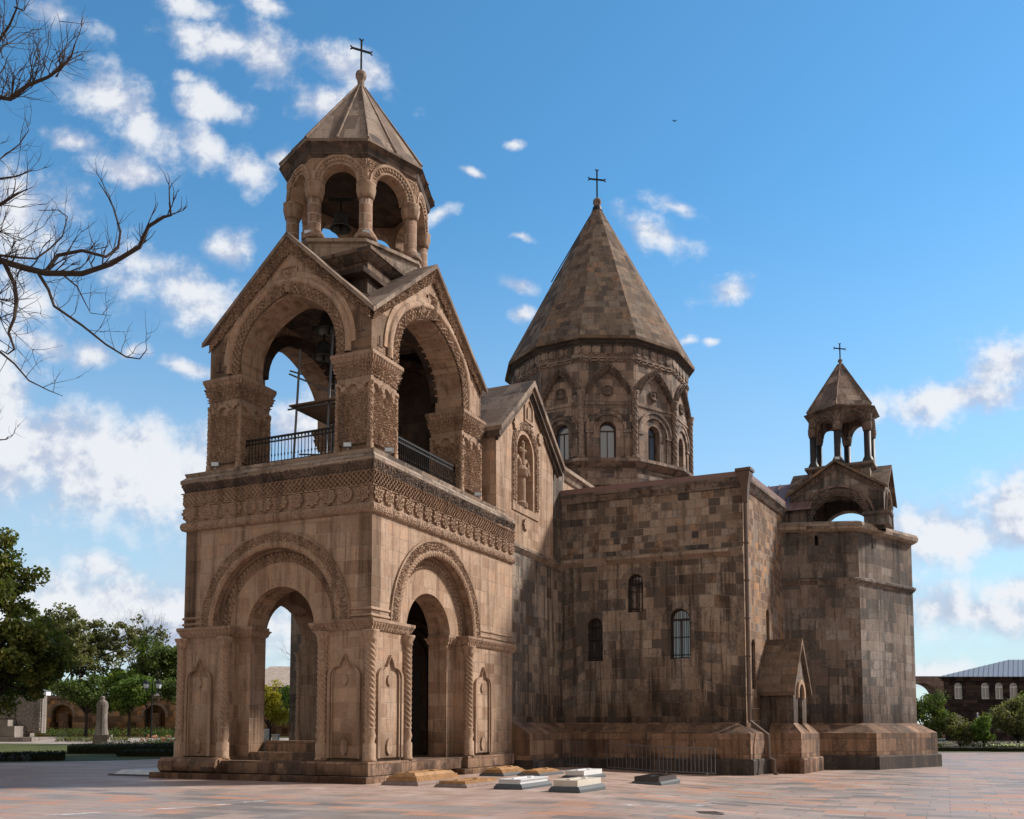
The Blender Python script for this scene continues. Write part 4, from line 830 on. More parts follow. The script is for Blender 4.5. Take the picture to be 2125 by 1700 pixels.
for (u, r, z0, z1) in ((3.48, .36, 6.74, 8.08), (5.45, .43, 4.62, 6.37)): g = MB(); g.plate(FM, ringpoly(u, z1, r + .04, r + .30, leg=.25), [], -.012, .02); add(g, 'window_arch', 'block_masonry')
# wrap-round plinth of the old church
PLP = [(0, .36), (.84, .36), (.84, 1.40), (.04, 1.86), (0, 1.86)]; PLB = [(0, -.45), (1.0, -.45), (1.0, .30), (.95, .36), (.5, .365), (0, .365)]
g = MB(); Cp = C - .2 * E_ + .42 * N_; molding(g, [T.xy(.1, 10.32), tuple(J - .2 * E_), tuple(Cp), tuple(Cp + 6.4 * e2)], PLP); g.box(FM, -.0, 8.0, -.22, .0, 0, 1.858); add(g, 'plinth', 'plinth_stone'); g = MB(); molding(g, [T.xy(.1, 10.32), tuple(J - .2 * E_), tuple(Cp), tuple(Cp + 6.4 * e2)], PLB); add(g, 'base_course', 'dark_base_stone')
# downpipe with hopper on the corner
g = MB(); c = C + .18 * e2 + .16 * s2; cc = C - .10 * E_ - .0 * N_ + .15 * s2 - .02 * e2
hm = Fr(cc, e2, s2)
g.tube([hm(0, 0, 11.2), hm(0, 0, 1.95), hm(.0, .75, 1.35), hm(.0, .78, .42), hm(0, .98, .32), hm(0, .98, -.2), hm(-.02, 1.12, -.26)], .085, 8)
g.add([hm(x * w, y * w, z) for z, w in ((11.15, .10), (11.9, .16), (12.35, .27), (12.5, .27)) for x, y in ((-1, -1), (1, -1), (1, 1), (-1, 1))], [(k * 4 + i, k * 4 + (i + 1) % 4, k * 4 + 4 + (i + 1) % 4, k * 4 + 4 + i) for k in range(3) for i in range(4)] + [(3, 2, 1, 0), (12, 13, 14, 15)])
g.box(hm, -.33, .33, -.33, .33, 12.46, 12.58)
for z in (3, 4.6, 6.2, 7.8, 9.4): g.box(hm, -.11, .11, -.11, .11, z, z + .05)
add(g, 'downpipe', 'downpipe_paint', smooth=False)
# ---- drum and cone -------------------------------------------------
DC = np.array([5.05, 53.95]); DVm = [(-.19, 52.27), (1.29, 49.69), (3.56, 48.46), (6.57, 48.52), (9.09, 50.35), (10.52, 53.09)]
DV = DVm + [tuple(2 * DC - np.array(v)) for v in DVm]
def dpoly(s): return [tuple(DC + s * (np.array(v) - DC)) for v in DV]
bs = .925
g = MB(); molding(g, dpoly(bs), [(0, 13.0), (0, 14.2), (.55, 14.2), (.55, 14.5), (.42, 14.5), (.42, 14.85), (.28, 14.85), (.28, 15.15), (.25, 15.2), (.62, 15.42), (.66, 15.45), (.66, 15.62), (0, 15.74), (-.5, 15.74), (-.5, 13)], True); add(g, 'drum_base', 'drum_stone')
for i in range(12):
    p0, p1 = np.array(dpoly(bs)[i]), np.array(dpoly(bs)[(i + 1) % 12]); L = np.linalg.norm(p1 - p0); d = (p1 - p0) / L; nn = np.array([d[1], -d[0]])
    if nn @ (p0 - DC) < 0: nn = -nn
    m = Fr(p0, d, -nn); ex = .0; k = L / 2.75; wr = .43
    w = MB(); w.plate(m, [(0, 15.7), (L, 15.7), (L, 22.0), (0, 22.0)], [hole(L / 2, wr, 15.75, 17.35)], 0, .6); root = add(w, 'drum_facet', 'drum_stone')
    front = nn @ (DC - np.array([0, 0])) < 1
    o = window(m, L / 2, wr, 15.78, 17.35, .40, bars=False, glassm='sky_tint_glass')
    a = MB()
    # lower arch on pilasters
    a.plate(m, ringpoly(L / 2, 17.25, .86 * k, 1.12 * k, leg=0), [], -.10, .01); a.plate(m, ringpoly(L / 2, 17.25, 1.10 * k, 1.2 * k), [], -.15, .01)
    for s in (-1, 1): a.box(m, L / 2 + s * .99 * k - .13, L / 2 + s * .99 * k + .13, -.08, .01, 15.75, 17.25); a.box(m, L / 2 + s * .99 * k - .2, L / 2 + s * .99 * k + .2, -.13, .01, 17.14, 17.27)
    a.box(m, .15, L - .15, -.05, .01, 18.66, 18.78)
    a.build('lower_arch', 'drum_stone', root)
    # ogee arch
    def og(r): 
        pts = []
        for t in np.linspace(0, 1, 14):
            x = -r + r * t; z = 19.30 + (1.28 + (r - 1.15 * k) * 1.4) * (math.sin(t * math.pi / 2) ** .85) * .9 + .16 * t ** 5
            pts.append((L / 2 + x, z))
        return pts + [(L - p[0] + 0.0, p[1]) for p in pts[::-1][1:]]
    b = MB(); ro, ri = L / 2 - .02, L / 2 - .36; outr, innr = og(ro), og(ri)
    b.plate(m, outr + innr[::-1], [], -.16, .01)
    n = len(outr); 
    So = np.array(outr); Si = np.array(innr); cl = np.concatenate([[0], np.cumsum(np.linalg.norm(np.diff(So, axis=0), axis=1))]); ts = np.arange(0, cl[-1], .04)
    ox, oz, ix, iz = [np.interp(ts, cl, q) for q in (So[:, 0], So[:, 1], Si[:, 0], Si[:, 1])]; V = np.linspace(.12, .88, 9)[:, None]
    U = ox * (1 - V) + ix * V; Z = oz * (1 - V) + iz * V; b.grid(*mfun(m, U, -.16 - .09 * P_braid(np.repeat(ts[None], 9, 0), V + 0 * U, .28), Z))
    b.build('ogee_arch', 'dark_carved', root)
    # chain band and scallops
    q = MB(); facerelief(q, m, 0, L, 20.95, 21.28, -.02, lambda U, Z: .07 * ((np.abs(np.abs(Z - 21.115) - .085 * np.clip(tri(U / .46) * 2.2, 0, 1)) < .033) * 1.0), .03, .02)
    for j in range(5):
        u = L * (j + .5) / 5; r = L / 10 * .94; q.plate(m, [(u + r * math.cos(t), 21.66 + r * 1.1 * math.sin(t)) for t in np.linspace(0, 2 * math.pi, 14, endpoint=False)], [], -.06, .01)
    q.build('chain_band', 'drum_stone', root)
    # medallion
    md = MB(); u, z, r = L / 2, 19.42, .30
    U, Z = np.meshgrid(np.linspace(u - r, u + r, 21), np.linspace(z - r, z + r, 21)); D = np.hypot(U - u, Z - z)
    O = np.where(D < r, .05 + .05 * (D > r * .8) + .10 * np.clip(1 - np.hypot((U - u) / .10, (Z - z - .05) / .13), 0, 1) ** .5 + .06 * np.clip(1 - np.hypot((U - u) / .19, (Z - z + .2) / .14), 0, 1) ** .5, -.03)
    md.grid(*mfun(m, U, -O, Z)); md.build('medallion', 'dark_carved', root)
    cl_ = MB(); cpt = DC + 1.02 * (p0 - DC); column(cl_, tuple(cpt), .165, 15.74, 19.36, .30, .42, True, .62, 4); add(cl_, 'drum_column', 'drum_stone', smooth=True)
g = MB(); molding(g, dpoly(bs), [(0, 21.80), (.06, 21.84), (.08, 21.94), (.18, 22.0), (.20, 22.1), (.30, 22.14), (-.5, 22.2), (-.5, 21.8)], True); add(g, 'drum_cornice', 'dark_base_stone')
g = MB(); e = dpoly(1.0); n = 12
lev = [(1.0, 22.14), (1.0, 22.30)] + [(1 - (1 - .045) * t, 22.30 + (32.25 - 22.30) * t) for t in np.linspace(.0, 1, 2)[1:]]
g.add([(DC[0] + (x - DC[0]) * s, DC[1] + (y - DC[1]) * s, z) for s, z in lev for x, y in e], [(k * n + i, k * n + (i + 1) % n, k * n + n + (i + 1) % n, k * n + n + i) for k in range(len(lev) - 1) for i in range(n)] + [tuple(range(n))[::-1], tuple(range((len(lev) - 1) * n, len(lev) * n))])
add(g, 'conical_roof', 'roof_stone')
g = MB(); g.lathe(DC, [(.30, 32.0), (.34, 32.15), (.30, 32.2), (.26, 32.4)], 12); g.tube([(DC[0] - .05 - 2.5 * t * 1.0 - .22, DC[1] - .9 * t, 32.1 - 4.75 * t + .05) for t in np.linspace(0, 1.0, 12)], .03, 5); add(g, 'roof_chain', 'iron')
finial(DC, 32.2, 32.75, 34.72, .24, .46, az(80))
# ---- south apse ----------------------------------------------------
dA, dB, dCc = az(98), az(50), az(2)
A_0 = V0 + .0 * dA; A_1 = V0 + 3.57 * dA; A_2 = A_1 + 5.1 * dB; A_3 = A_2 + 4.6 * dCc
ap_ = MB()
FA = Fr(A_0, dA, np.array([-dA[1], dA[0]])); FB = Fr(A_1, dB, np.array([-dB[1], dB[0]])); FC = Fr(A_2, dCc, np.array([-dCc[1], dCc[0]]))
def slit(u, z): return [(u - .09, z), (u - .09, z + .5), (u + .09, z + .5), (u + .09, z)]
ap_.plate(FA, [(-.3, -.5), (3.57, -.5), (3.57, 11.1), (-.3, 11.1)], [slit(1.65, 10.35)], 0, .5)
ap_.plate(FB, [(0, -.5), (5.1, -.5), (5.1, 11.1), (0, 11.1)], [slit(1.3, 10.3)], .002, .5)
ap_.prism([tuple(A_0 + (.5) * FA.y), tuple(A_1 + .5 * FA.y + .35 * dB), tuple(A_2 + .02 * dB), tuple(A_3), tuple(A_3 + 3 * az(-40)), tuple(V0 + 8 * az(10))], -.5, 11.1)
add(ap_, 'apse_wall', 'block_masonry')
apath = [tuple(A_0 - .2 * dA), tuple(A_1), tuple(A_2), tuple(A_3)]
stringcourse(apath, 8.62, d=.16, h=.30)
g = MB(); molding(g, apath, [(0, 11.0), (.20, 11.02), (.30, 11.1), (.33, 11.25), (.25, 11.42), (.05, 11.5), (-.8, 11.6), (-.8, 11.0)]); g.prism([tuple(A_0), tuple(A_1 + .3 * FA.y), tuple(A_2 - .3 * dB), tuple(A_3), tuple(A_3 + 3 * az(-40)), tuple(V0 + 8 * az(10))], 11.1, 11.45); add(g, 'apse_ledge', 'ledge_stone')
g = MB(); molding(g, apath, PLP); add(g, 'plinth', 'plinth_stone'); g = MB(); molding(g, apath, PLB); add(g, 'base_course', 'dark_base_stone')
# ---- gabled porch in the corner ------------------------------------
PO = C + 3.22 * e2; FP = Fr(PO, e2, -s2)                 # u east, w inward (w<0 out from the wall)
g = MB(); ho = opening(0, 3.1, .42, 1.3)
g.plate(FP, [(-1.15, -.3), (1.15, -.3), (1.15, 3.45), (0, 5.25), (-1.15, 3.45)], [ho[::-1]], -1.45, -1.1)
g.box(FP, -1.15, -.85, -1.1, .05, -.3, 3.45); g.box(FP, .85, 1.15, -1.1, .05, -.3, 3.45); g.box(FP, -.9, .9, -1.0, .05, 3.4, 4.1); g.box(FP, -.84, .84, -.45, .05, -.3, 3.45)
add(g, 'porch', 'block_masonry')
g = MB(); g.plate(FP, [(-1.62, 3.02), (0, 5.32), (1.62, 3.02), (1.62, 3.2), (0, 5.58), (-1.62, 3.2)], [], -1.62, .05); add(g, 'porch_roof', 'roof_stone')
g = MB(); g.plate(FP, ringpoly(0, 3.1, .46, .66, leg=.15), [], -1.55, -1.44); add(g, 'porch_arch', 'tan_tufa_smooth')
g = MB()
for s in (-1, 1):
    ps = [FP.xy(-1.3, -.5), FP.xy(-1.3, -1.45), FP.xy(-.45, -1.45), FP.xy(-.45, -.5)] if s < 0 else [FP.xy(.45, -.5), FP.xy(.45, -1.45), FP.xy(1.3, -1.45), FP.xy(1.3, -.5)]
    molding(g, ps, [(-.25, -.45), (.55, -.45), (.55, .30), (.50, .36), (.42, .37), (.42, 1.40), (.0, 1.84), (-.25, 1.84)])
add(g, 'plinth', 'plinth_stone')
# ---- south belfry ---------------------------------------------------
eb = az(27); nbv = np.array([-eb[1], eb[0]]); BC = np.array([17.0, 48.0]); hw = 2.2
FBW = Fr(BC - hw * eb - hw * nbv, nbv, eb); FBS = Fr(BC - hw * nbv - hw * eb, eb, nbv)
FBN = Fr(BC + hw * nbv + hw * eb, -eb, -nbv); FBE = Fr(BC + hw * eb + hw * nbv, -nbv, -eb)
g = MB()
for i, m in enumerate((FBW, FBS, FBN, FBE)):
    o = opening(2.2, 11.75, 1.32, 11.2); t = .002 * i
    g.plate(m, [(0, 11.2)] + o + [(4.4, 11.2), (4.4, 13.3), (2.2, 14.72), (0, 13.3)], [], t, .7)
add(g, 'south_belfry_wall', 'block_masonry')
g = MB()
for m in (FBW, FBS):
    archrelief(g, m, 2.2, 11.75, 1.36, 1.62, 0, lambda S, Rr: .02 + .06 * P_lattice(S, Rr, .16), leg=.3); g.plate(m, ringpoly(2.2, 11.76, 1.72, 1.84), [], -.08, .01)
    U, V = np.meshgrid(np.linspace(.02, 4.38, 120), np.linspace(0, 1, 10)); Z = 13.3 + (2.2 - np.abs(U - 2.2)) * .64 - .03 - V * .3; g.grid(*mfun(m, U, -(.02 + .045 * P_leaf(U, Z, .6)), Z))
add(g, 'lattice_archivolt', 'dark_carved')
cross_roof(Fr(FBW.o, nbv, eb), 0, 4.4, 0, 4.4, 2.2, 2.2, 13.28, 14.74, .22, .13, 'cross_gable_roof', 'roof_stone')
sm = MB(); sm.box(Fr(BC, nbv, eb), -2.45, -1.3, -2.5, -1.4, 11.4, 11.98); sm.box(Fr(BC, nbv, eb), -2.55, -1.25, -2.6, -1.35, 11.9, 12.05); add(sm, 'corner_pedestal', 'block_masonry')
SLC = np.array([17.09, 48.0]); SR, srot = 1.82, R(31.6)
def spoly(s): return [(SLC[0] + s * SR * math.sin(srot + k * math.pi / 3), SLC[1] - s * SR * math.cos(srot + k * math.pi / 3)) for k in range(6)]
g = MB(); sqs = [tuple(SLC + i * 1.45 * nbv + j * 1.45 * eb) for i, j in ((1, -1), (-1, -1), (-1, 1), (1, 1))]; g.prism(sqs, 13.6, 14.62); molding(g, sqs, [(0, 14.5), (.16, 14.66), (.2, 14.68), (.2, 14.8), (-.2, 14.86), (-.2, 14.5)], True); g.prism(sqs, 14.6, 14.84); add(g, 'lantern_block', 'block_masonry')
lantern(spoly, SLC, 14.84, 16.55, 16.98, 16.98, 17.42, 17.52, 17.85, 20.5, .17, 'dark_carved', 'black_basalt', 'dark_carved', 'drum_stone', 1, 'basalt_column', sc=.84)
finial(SLC, 20.45, 20.7, 21.62, .11, .30, az(78))
# south arm roof between drum and belfry
g = MB(); Fz = Fr(SLC, nbv, eb)
g.plate(Fr(SLC, eb, nbv), [(-2.9, 12.4), (0, 14.35), (2.9, 12.4), (2.9, 12.5), (0, 14.47), (-2.9, 12.5)], [], 1.2, 9); 
for k in range(12):
    for s in (-1, 1): g.tube([Fz(1.4 + k * .6, 0, 14.5), Fz(1.4 + k * .6, s * 2.9, 12.54)], .035, 4)
add(g, 'south_arm_roof', 'copper_roof')
g = MB(); g.box(Fz, 1.5, 9, -2.7, 2.7, 10.5, 12.45); add(g, 'south_arm_wall', 'block_masonry')

# ================================================================ things on and around the church
def solo(mb, name, mat, label, cat, group=None, loc=None, smooth=False):
    o = mb.build(name, mat, smooth=smooth); tag(o, label, cat, group)
    if loc is None:
        v = np.array(mb.v); loc = (*(v[:, :2].mean(0)), v[:, 2].min())
    return rebase(o, tuple(float(q) for q in loc))
def bell(c, zb, h, r, label):
    t = thing('bell', label, 'bell', (c[0], c[1], zb), 'bells hanging in the tower')
    g = MB(); pr = [(r, 0), (r * .93, .08), (r * .74, .3), (r * .62, .6), (r * .58, .82), (r * .45, .95), (0, 1.0)]
    g.lathe(c, [(r * .9, zb + .02)] + [(a, zb + b * h) for a, b in pr], 18); g.build('bell_body', 'bronze', t, smooth=True)
    k = MB(); k.tube([(c[0], c[1], zb + h), (c[0], c[1], zb + h + .5)], .04, 6); k.tube([(c[0] - .45, c[1], zb + h + .5), (c[0] + .45, c[1], zb + h + .5)], .06, 6); k.build('hanger', 'iron', t)
    k = MB(); k.tube([(c[0], c[1], zb + h * .6), (c[0], c[1], zb - .05)], .03, 6); k.lathe(c, [(0, zb - .12), (.07, zb - .05), (0, zb + .03)], 8); k.build('clapper', 'iron', t)
bell((-6.46, 32.5), 15.58, .62, .52, 'large dark bell hanging highest inside the west arch of the bell tower')
bell((-6.72, 32.9), 14.78, .62, .42, 'dark bell hanging just below the large bell inside the west arch')
bell((-6.24, 33.2), 19.75, .62, .40, 'grey bell hanging alone between the columns of the upper lantern')
sc = thing('scaffold', 'steel tube scaffold with a plank deck standing on the belfry floor behind the railing', 'scaffold', T(3.2, 2.6, 10.31))
for (a, b, z1) in ((4.62, 2.2, 14.9), (3.25, 2.2, 15.2), (4.5, 4.2, 14.4), (3.1, 4.2, 14.6)):
    g = MB(); g.tube([T(a + .12, b, 10.31), T(a - .12, b, z1)], .042, 7); g.build('pole', 'dark_steel', sc)
g = MB()
for (p, q) in (((4.9, 2.1, 14.05), (1.9, 4.3, 12.7)), ((4.95, 2.15, 12.78), (1.8, 2.15, 12.78)), ((4.6, 1.8, 12.75), (4.6, 4.4, 12.75)), ((3.2, 2.0, 12.75), (3.2, 4.4, 12.75)), ((4.4, 2.1, 11.1), (1.8, 4.2, 11.3)), ((4.85, 2.1, 14.15), (4.35, 2.1, 13.95))): g.tube([T(*p), T(*q)], .03, 6)
g.build('brace', 'dark_steel', sc)
for k in range(5):
    g = MB(); b = 2.0 + k * .46; g.box(T, 1.75, 4.8, b, b + .42, 12.83, 12.88); g.build('deck_plank', 'plank', sc)
def floodlight(p, label, d=(0, -1)):
    t = thing('floodlight', label, 'floodlight', p, 'floodlights on the ledges')
    g = MB(); x, y, z = p; g.box(I, x - .13, x + .13, y - .08, y + .08, z + .09, z + .24); g.box(I, x - .02, x + .02, y - .02, y + .02, z, z + .1); g.build('housing', 'galvanised', t)
    g = MB(); g.box(I, x - .11, x + .11, y - .09, y - .082, z + .11, z + .22); g.build('lens', 'lamp_glass', t)
floodlight(T(1.0, .1, 10.28), 'small floodlight on the cornice left of the near carved pillar foot')
floodlight(T(6.3, .1, 10.28), 'small floodlight on the cornice at the far left pillar foot')
floodlight(T(.12, 1.1, 10.28), 'small floodlight on the cornice right of the near carved pillar foot')
floodlight(T(.12, 7.4, 10.28), 'small floodlight on the cornice at the right-hand pillar foot')
for k, lb in ((1, 'small floodlight at the foot of the left lantern column'), (2, 'small floodlight at the foot of the front lantern column'), (3, 'small floodlight at the foot of the right lantern column')):
    q = lpoly(.93)[k]; floodlight((q[0], q[1], 18.42), lb)
floodlight(tuple(spoly(1.05)[5]) + (14.86,), 'small floodlight left of the basalt columns on the south belfry')
floodlight(tuple(spoly(1.05)[1]) + (14.86,), 'small floodlight right of the basalt columns on the south belfry')
floodlight((*Fr(BC, nbv, eb).xy(-1.9, -2.0), 12.05), 'small floodlight on the pedestal beside the south belfry arch')
# ---- tombs
def tomb(p, w, l, label, topm, basem, zt, zb, kind):
    """p: near right-hand ground corner; runs back along the nave and w to the left"""
    zt *= .8; zb *= .75; m = Fr(p, N_, E_); z0 = float(gh(*p)); t = thing('tomb', label, 'tomb', (*m.xy(w / 2, l / 2), z0), 'tombs laid beside the bell tower')
    b = MB(); b.add([m(x * w + (.5 - x) * 2 * i, y * l + (.5 - y) * 2 * i, z0 + z) for z, i in ((-.1, 0), (zb * .45, 0), (zb, .06), (zb + .001, .12)) for x, y in ((0, 0), (1, 0), (1, 1), (0, 1))],
                    [(k * 4 + i, k * 4 + (i + 1) % 4, k * 4 + 4 + (i + 1) % 4, k * 4 + 4 + i) for k in range(3) for i in range(4)] + [(3, 2, 1, 0), (12, 13, 14, 15)])
    b.build('base', basem, t)
    s = MB(); i = .10
    if kind == 'step':
        s.box(m, i, w - i, i, l - i, z0 + zb, z0 + zb + zt * .35); s.box(m, i + .05, w - i - .05, i + .05, l - i - .05, z0 + zb + zt * .35 + .002, z0 + zb + zt * .6); 
        s.add([m(x * (w - 2 * i) + i + (.5 - x) * 2 * j, y * (l - 2 * i) + i + (.5 - y) * 2 * j, z0 + z) for z, j in ((zb + zt * .6 + .003, .1), (zb + zt, .2)) for x, y in ((0, 0), (1, 0), (1, 1), (0, 1))], [(k, (k + 1) % 4, 4 + (k + 1) % 4, 4 + k) for k in range(4)] + [(3, 2, 1, 0), (4, 5, 6, 7)])
    else: s.box(m, i, w - i, i, l - i, z0 + zb, z0 + zb + zt)
    o = s.build('slab', topm, t)
    d = MB()
    if kind == 'dentil':
        n = 22
        for k in range(n): x = i + .02 + (w - 2 * i - .06) * k / (n - 1); d.box(m, x, x + .018, i - .012, i, z0 + zb + zt * .45, z0 + zb + zt * .8)
        n = 44
        for k in range(n): y = i + .02 + (l - 2 * i - .06) * k / (n - 1); d.box(m, i - .012, i, y, y + .018, z0 + zb + zt * .45, z0 + zb + zt * .8)
        d.box(m, i - .02, w - i + .02, i - .02, l - i + .02, z0 + zb + zt * .86, z0 + zb + zt * 1.04)
    # carved top ornament: one low raised cross-shaped relief
    zt_ = z0 + zb + zt * (1.04 if kind == 'dentil' else 1.0); d.plate(Fr(m.xy(0, 0), m.x, m.y), [(0, 0), (1e-3, 0), (0, 1e-3)], [], 0, 1e-3) if False else None
    cr = [(-.05, -.5), (.05, -.5), (.05, .1), (.2, .1), (.2, .2), (.05, .2), (.05, .4), (-.05, .4), (-.05, .2), (-.2, .2), (-.2, .1), (-.05, .1)]
    d.prism([m.xy(w / 2 + x * w, l * .5 + y * l * .7) for x, y in cr], zt_ - .01, zt_ + .025)
    for k in range(0):
        x = w / 2 + (rng.random() - .5) * w * .42; y = l * (.2 + .6 * k / 8); r = .03 + .04 * rng.random(); zt_ = z0 + zb + zt * (1.04 if kind == 'dentil' else 1.0)
        d.lathe(m.xy(x, y), [(r, zt_ - .01), (r * .8, zt_ + .02), (0, zt_ + .03)], 8)
    d.build('carving', topm, o)
tomb((-2.65, 26.95), 1.22, 2.8, 'stepped orange travertine tomb slab nearest the tower corner', 'orange_travertine', 'pink_tufa_base', .30, .15, 'step')
tomb((-1.23, 26.05), 1.02, 2.2, 'low weathered orange slab sunk on a worn grey base in front', 'orange_travertine', 'pink_tufa_base', .10, .13, 'flat')
tomb((.27, 25.3), .84, 2.1, 'white marble tomb with a dentil edge on a dark grey base', 'white_marble', 'grey_granite', .15, .19, 'dentil')
tomb((1.72, 24.2), .86, 2.0, 'cream veined marble tomb on a grey granite base, nearest the camera', 'cream_marble', 'grey_granite', .20, .20, 'flat')
tomb((-.28, 32.2), .92, 2.1, 'stepped orange tomb on a dark base near the tower plinth, behind the white tombs', 'orange_travertine', 'grey_granite', .22, .14, 'step')
tomb((.95, 32.4), .86, 2.2, 'rough orange tomb slab between the back stepped tomb and the plain white one', 'orange_travertine', 'grey_granite', .14, .12, 'step')
tomb((2.42, 31.3), .86, 2.0, 'plain white marble tomb on a dark base behind the cream tomb', 'white_marble', 'grey_granite', .20, .13, 'flat')
tomb((4.63, 29.6), 1.0, 2.3, 'polished black granite tomb standing apart in front of the barriers', 'black_granite', 'grey_granite', .19, .15, 'flat')
g = MB(); sl0 = Fr((-12.5, 32.3), N_, E_); t = thing('tomb', 'wide pale grey low slab lying left of the bell tower', 'tomb', (*sl0.xy(.6, 1.6), 0)); g.box(sl0, -3.2, 1.6, 0, 2.3, -.02, .06); g.build('base', 'grey_granite', t)
g = MB(); g.add([sl0(x, y, z) for z, i in ((.06, .05), (.20, .25)) for x, y in ((-3.1 + i, i + .05), (1.5 - i, i + .05), (1.5 - i, 2.2 - i), (-3.1 + i, 2.2 - i))], [(k, (k + 1) % 4, 4 + (k + 1) % 4, 4 + k) for k in range(4)] + [(3, 2, 1, 0), (4, 5, 6, 7)]); g.build('slab', 'pale_slab', t)
# ---- crowd barriers
def barrier(p0, p1, label):
    p0, p1 = np.array(p0, float), np.array(p1, float); L = np.linalg.norm(p1 - p0); d = (p1 - p0) / L; m = Fr(p0, d, np.array([-d[1], d[0]])); z = float(gh(*p0)); z2 = float(gh(*p1))
    t = thing('crowd_barrier', label, 'barrier', (*p0, z), 'crowd barriers along the church plinth')
    zz = lambda u: z + (z2 - z) * u / L
    g = MB(); g.tube([m(0, 0, z + .12), m(0, 0, z + 1.1), m(L, 0, z2 + 1.1), m(L, 0, z2 + .12), m(0, 0, z + .12)], .021, 7); g.build('frame', 'dark_steel', t)
    n = int(L / .16); g = MB()
    for k in range(1, n): u = L * k / n; g.tube([m(u, 0, zz(u) + .12), m(u, 0, zz(u) + 1.1)], .013, 5)
    g.build('bars', 'dark_steel', t)
    for u in (L * .14, L * .86):
        g = MB(); g.tube([m(u, -.28, zz(u) + .02), m(u, -.2, zz(u) + .04), m(u, 0, zz(u) + .13), m(u, .2, zz(u) + .04), m(u, .28, zz(u) + .02)], .016, 5); g.build('foot', 'dark_steel', t)
barrier((.95, 41.2), (3.05, 40.3), 'grey steel crowd barrier farthest left, alone by the plinth')
barrier((3.95, 39.6), (5.95, 38.75), 'grey steel crowd barrier in the middle, joined to the one on its right')
barrier((5.99, 38.73), (8.05, 37.75), 'grey steel crowd barrier nearest the downpipe corner')
# ---- manhole and worn white marks
g = MB(); g.lathe((4.06, 19.79), [(0, gh(4.06, 19.8) + .012), (.30, gh(4.06, 19.8) + .012), (.34, gh(4.06, 19.8) + .004)], 24)
for k in range(5): g.box(Fr((4.06, 19.79), (1, 0), (0, 1)), -.22, .22, -.2 + .1 * k, -.16 + .1 * k, float(gh(4.06, 19.8)) + .01, float(gh(4.06, 19.8)) + .02)
solo(g, 'manhole_cover', 'manhole_iron', 'round dark iron manhole cover set in the paving', 'manhole cover', loc=(4.06, 19.79, float(gh(4.06, 19.79))))
def strip(pts, w, name):
    g = MB(); pts = [np.array(p, float) for p in pts]
    for i in range(len(pts) - 1):
        d = pts[i + 1] - pts[i]; d /= np.linalg.norm(d); nn = np.array([-d[1], d[0]]) * w
        q = [pts[i] - nn, pts[i + 1] - nn, pts[i + 1] + nn, pts[i] + nn]; g.add([(x, y, float(gh(x, y)) + .004) for x, y in q], [(0, 1, 2, 3)])
    tag(g.build(name, 'worn_white'), None, None, kind='structure')
strip([(-9.6, 17.2), (-6.6, 19.9), (-5.6, 21.6)], .12, 'worn_paint_line'); strip([(2.6, 20.6), (5.2, 23.2)], .35, 'worn_paint_patch'); strip([(-5.8, 25.8), (-3.2, 25.2)], .08, 'worn_paint_streak')
# ================================================================ vegetation
def leaves(mb, cs, rad, per, size, squash=.8):
    """leaf-sized quads in clumps round the centres cs"""
    cs = np.array(cs); k = len(cs); n = k * per
    c = np.repeat(cs, per, 0); d = rng.normal(size=(n, 3)); d /= np.linalg.norm(d, axis=1)[:, None]
    r = rng.random(n) ** .45 * np.repeat(np.asarray(rad) * np.ones(k), per); p = c + d * r[:, None] * np.array([1, 1, squash])
    a = rng.normal(size=(n, 3)); a /= np.linalg.norm(a, axis=1)[:, None]; b = np.cross(a, rng.normal(size=(n, 3))); b /= np.linalg.norm(b, axis=1)[:, None]
    s = size * (.55 + .8 * rng.random(n))[:, None]; a = a * s; b = b * s * .62
    V = np.stack([p - a, p - b, p + a, p + b], 1).reshape(-1, 3); i0 = len(mb.v); mb.v.extend(V.tolist()); mb.f.extend((np.arange(n * 4).reshape(-1, 4) + i0).tolist())
def limbs(mb, p, d, L, r, depth, tips, spread=.7, up=.25, kids=3, seg=4, taper=.62, mid=True):
    pts = [Vector(p)]; d = Vector(d).normalized()
    for i in range(seg):
        d = (d + Vector(rng.normal(size=3)) * .14 + Vector((0, 0, up * .12))).normalized(); pts.append(pts[-1] + d * L / seg)
    rr = [r * (1 - (1 - taper) * i / seg) for i in range(seg + 1)]; mb.tube(pts, rr, 6 if r > .04 else 4, False)
    if depth == 0: tips.append(tuple(pts[-1])); return
    if mid and depth < 3: tips.append(tuple(pts[-1]))
    for k in range(kids):
        at = pts[-1] if k == 0 else pts[int(rng.integers(seg // 2, seg + 1))]
        v = Vector(rng.normal(size=3)); v = (v - d * v.dot(d)).normalized(); nd = (d + v * spread * (1.0 if k else .5) + Vector((0, 0, up))).normalized()
        limbs(mb, at, nd, L * (.62 + .2 * rng.random()), rr[-1] * (.9 if k == 0 else .7), depth - 1, tips, spread, up, kids, seg, taper, mid)
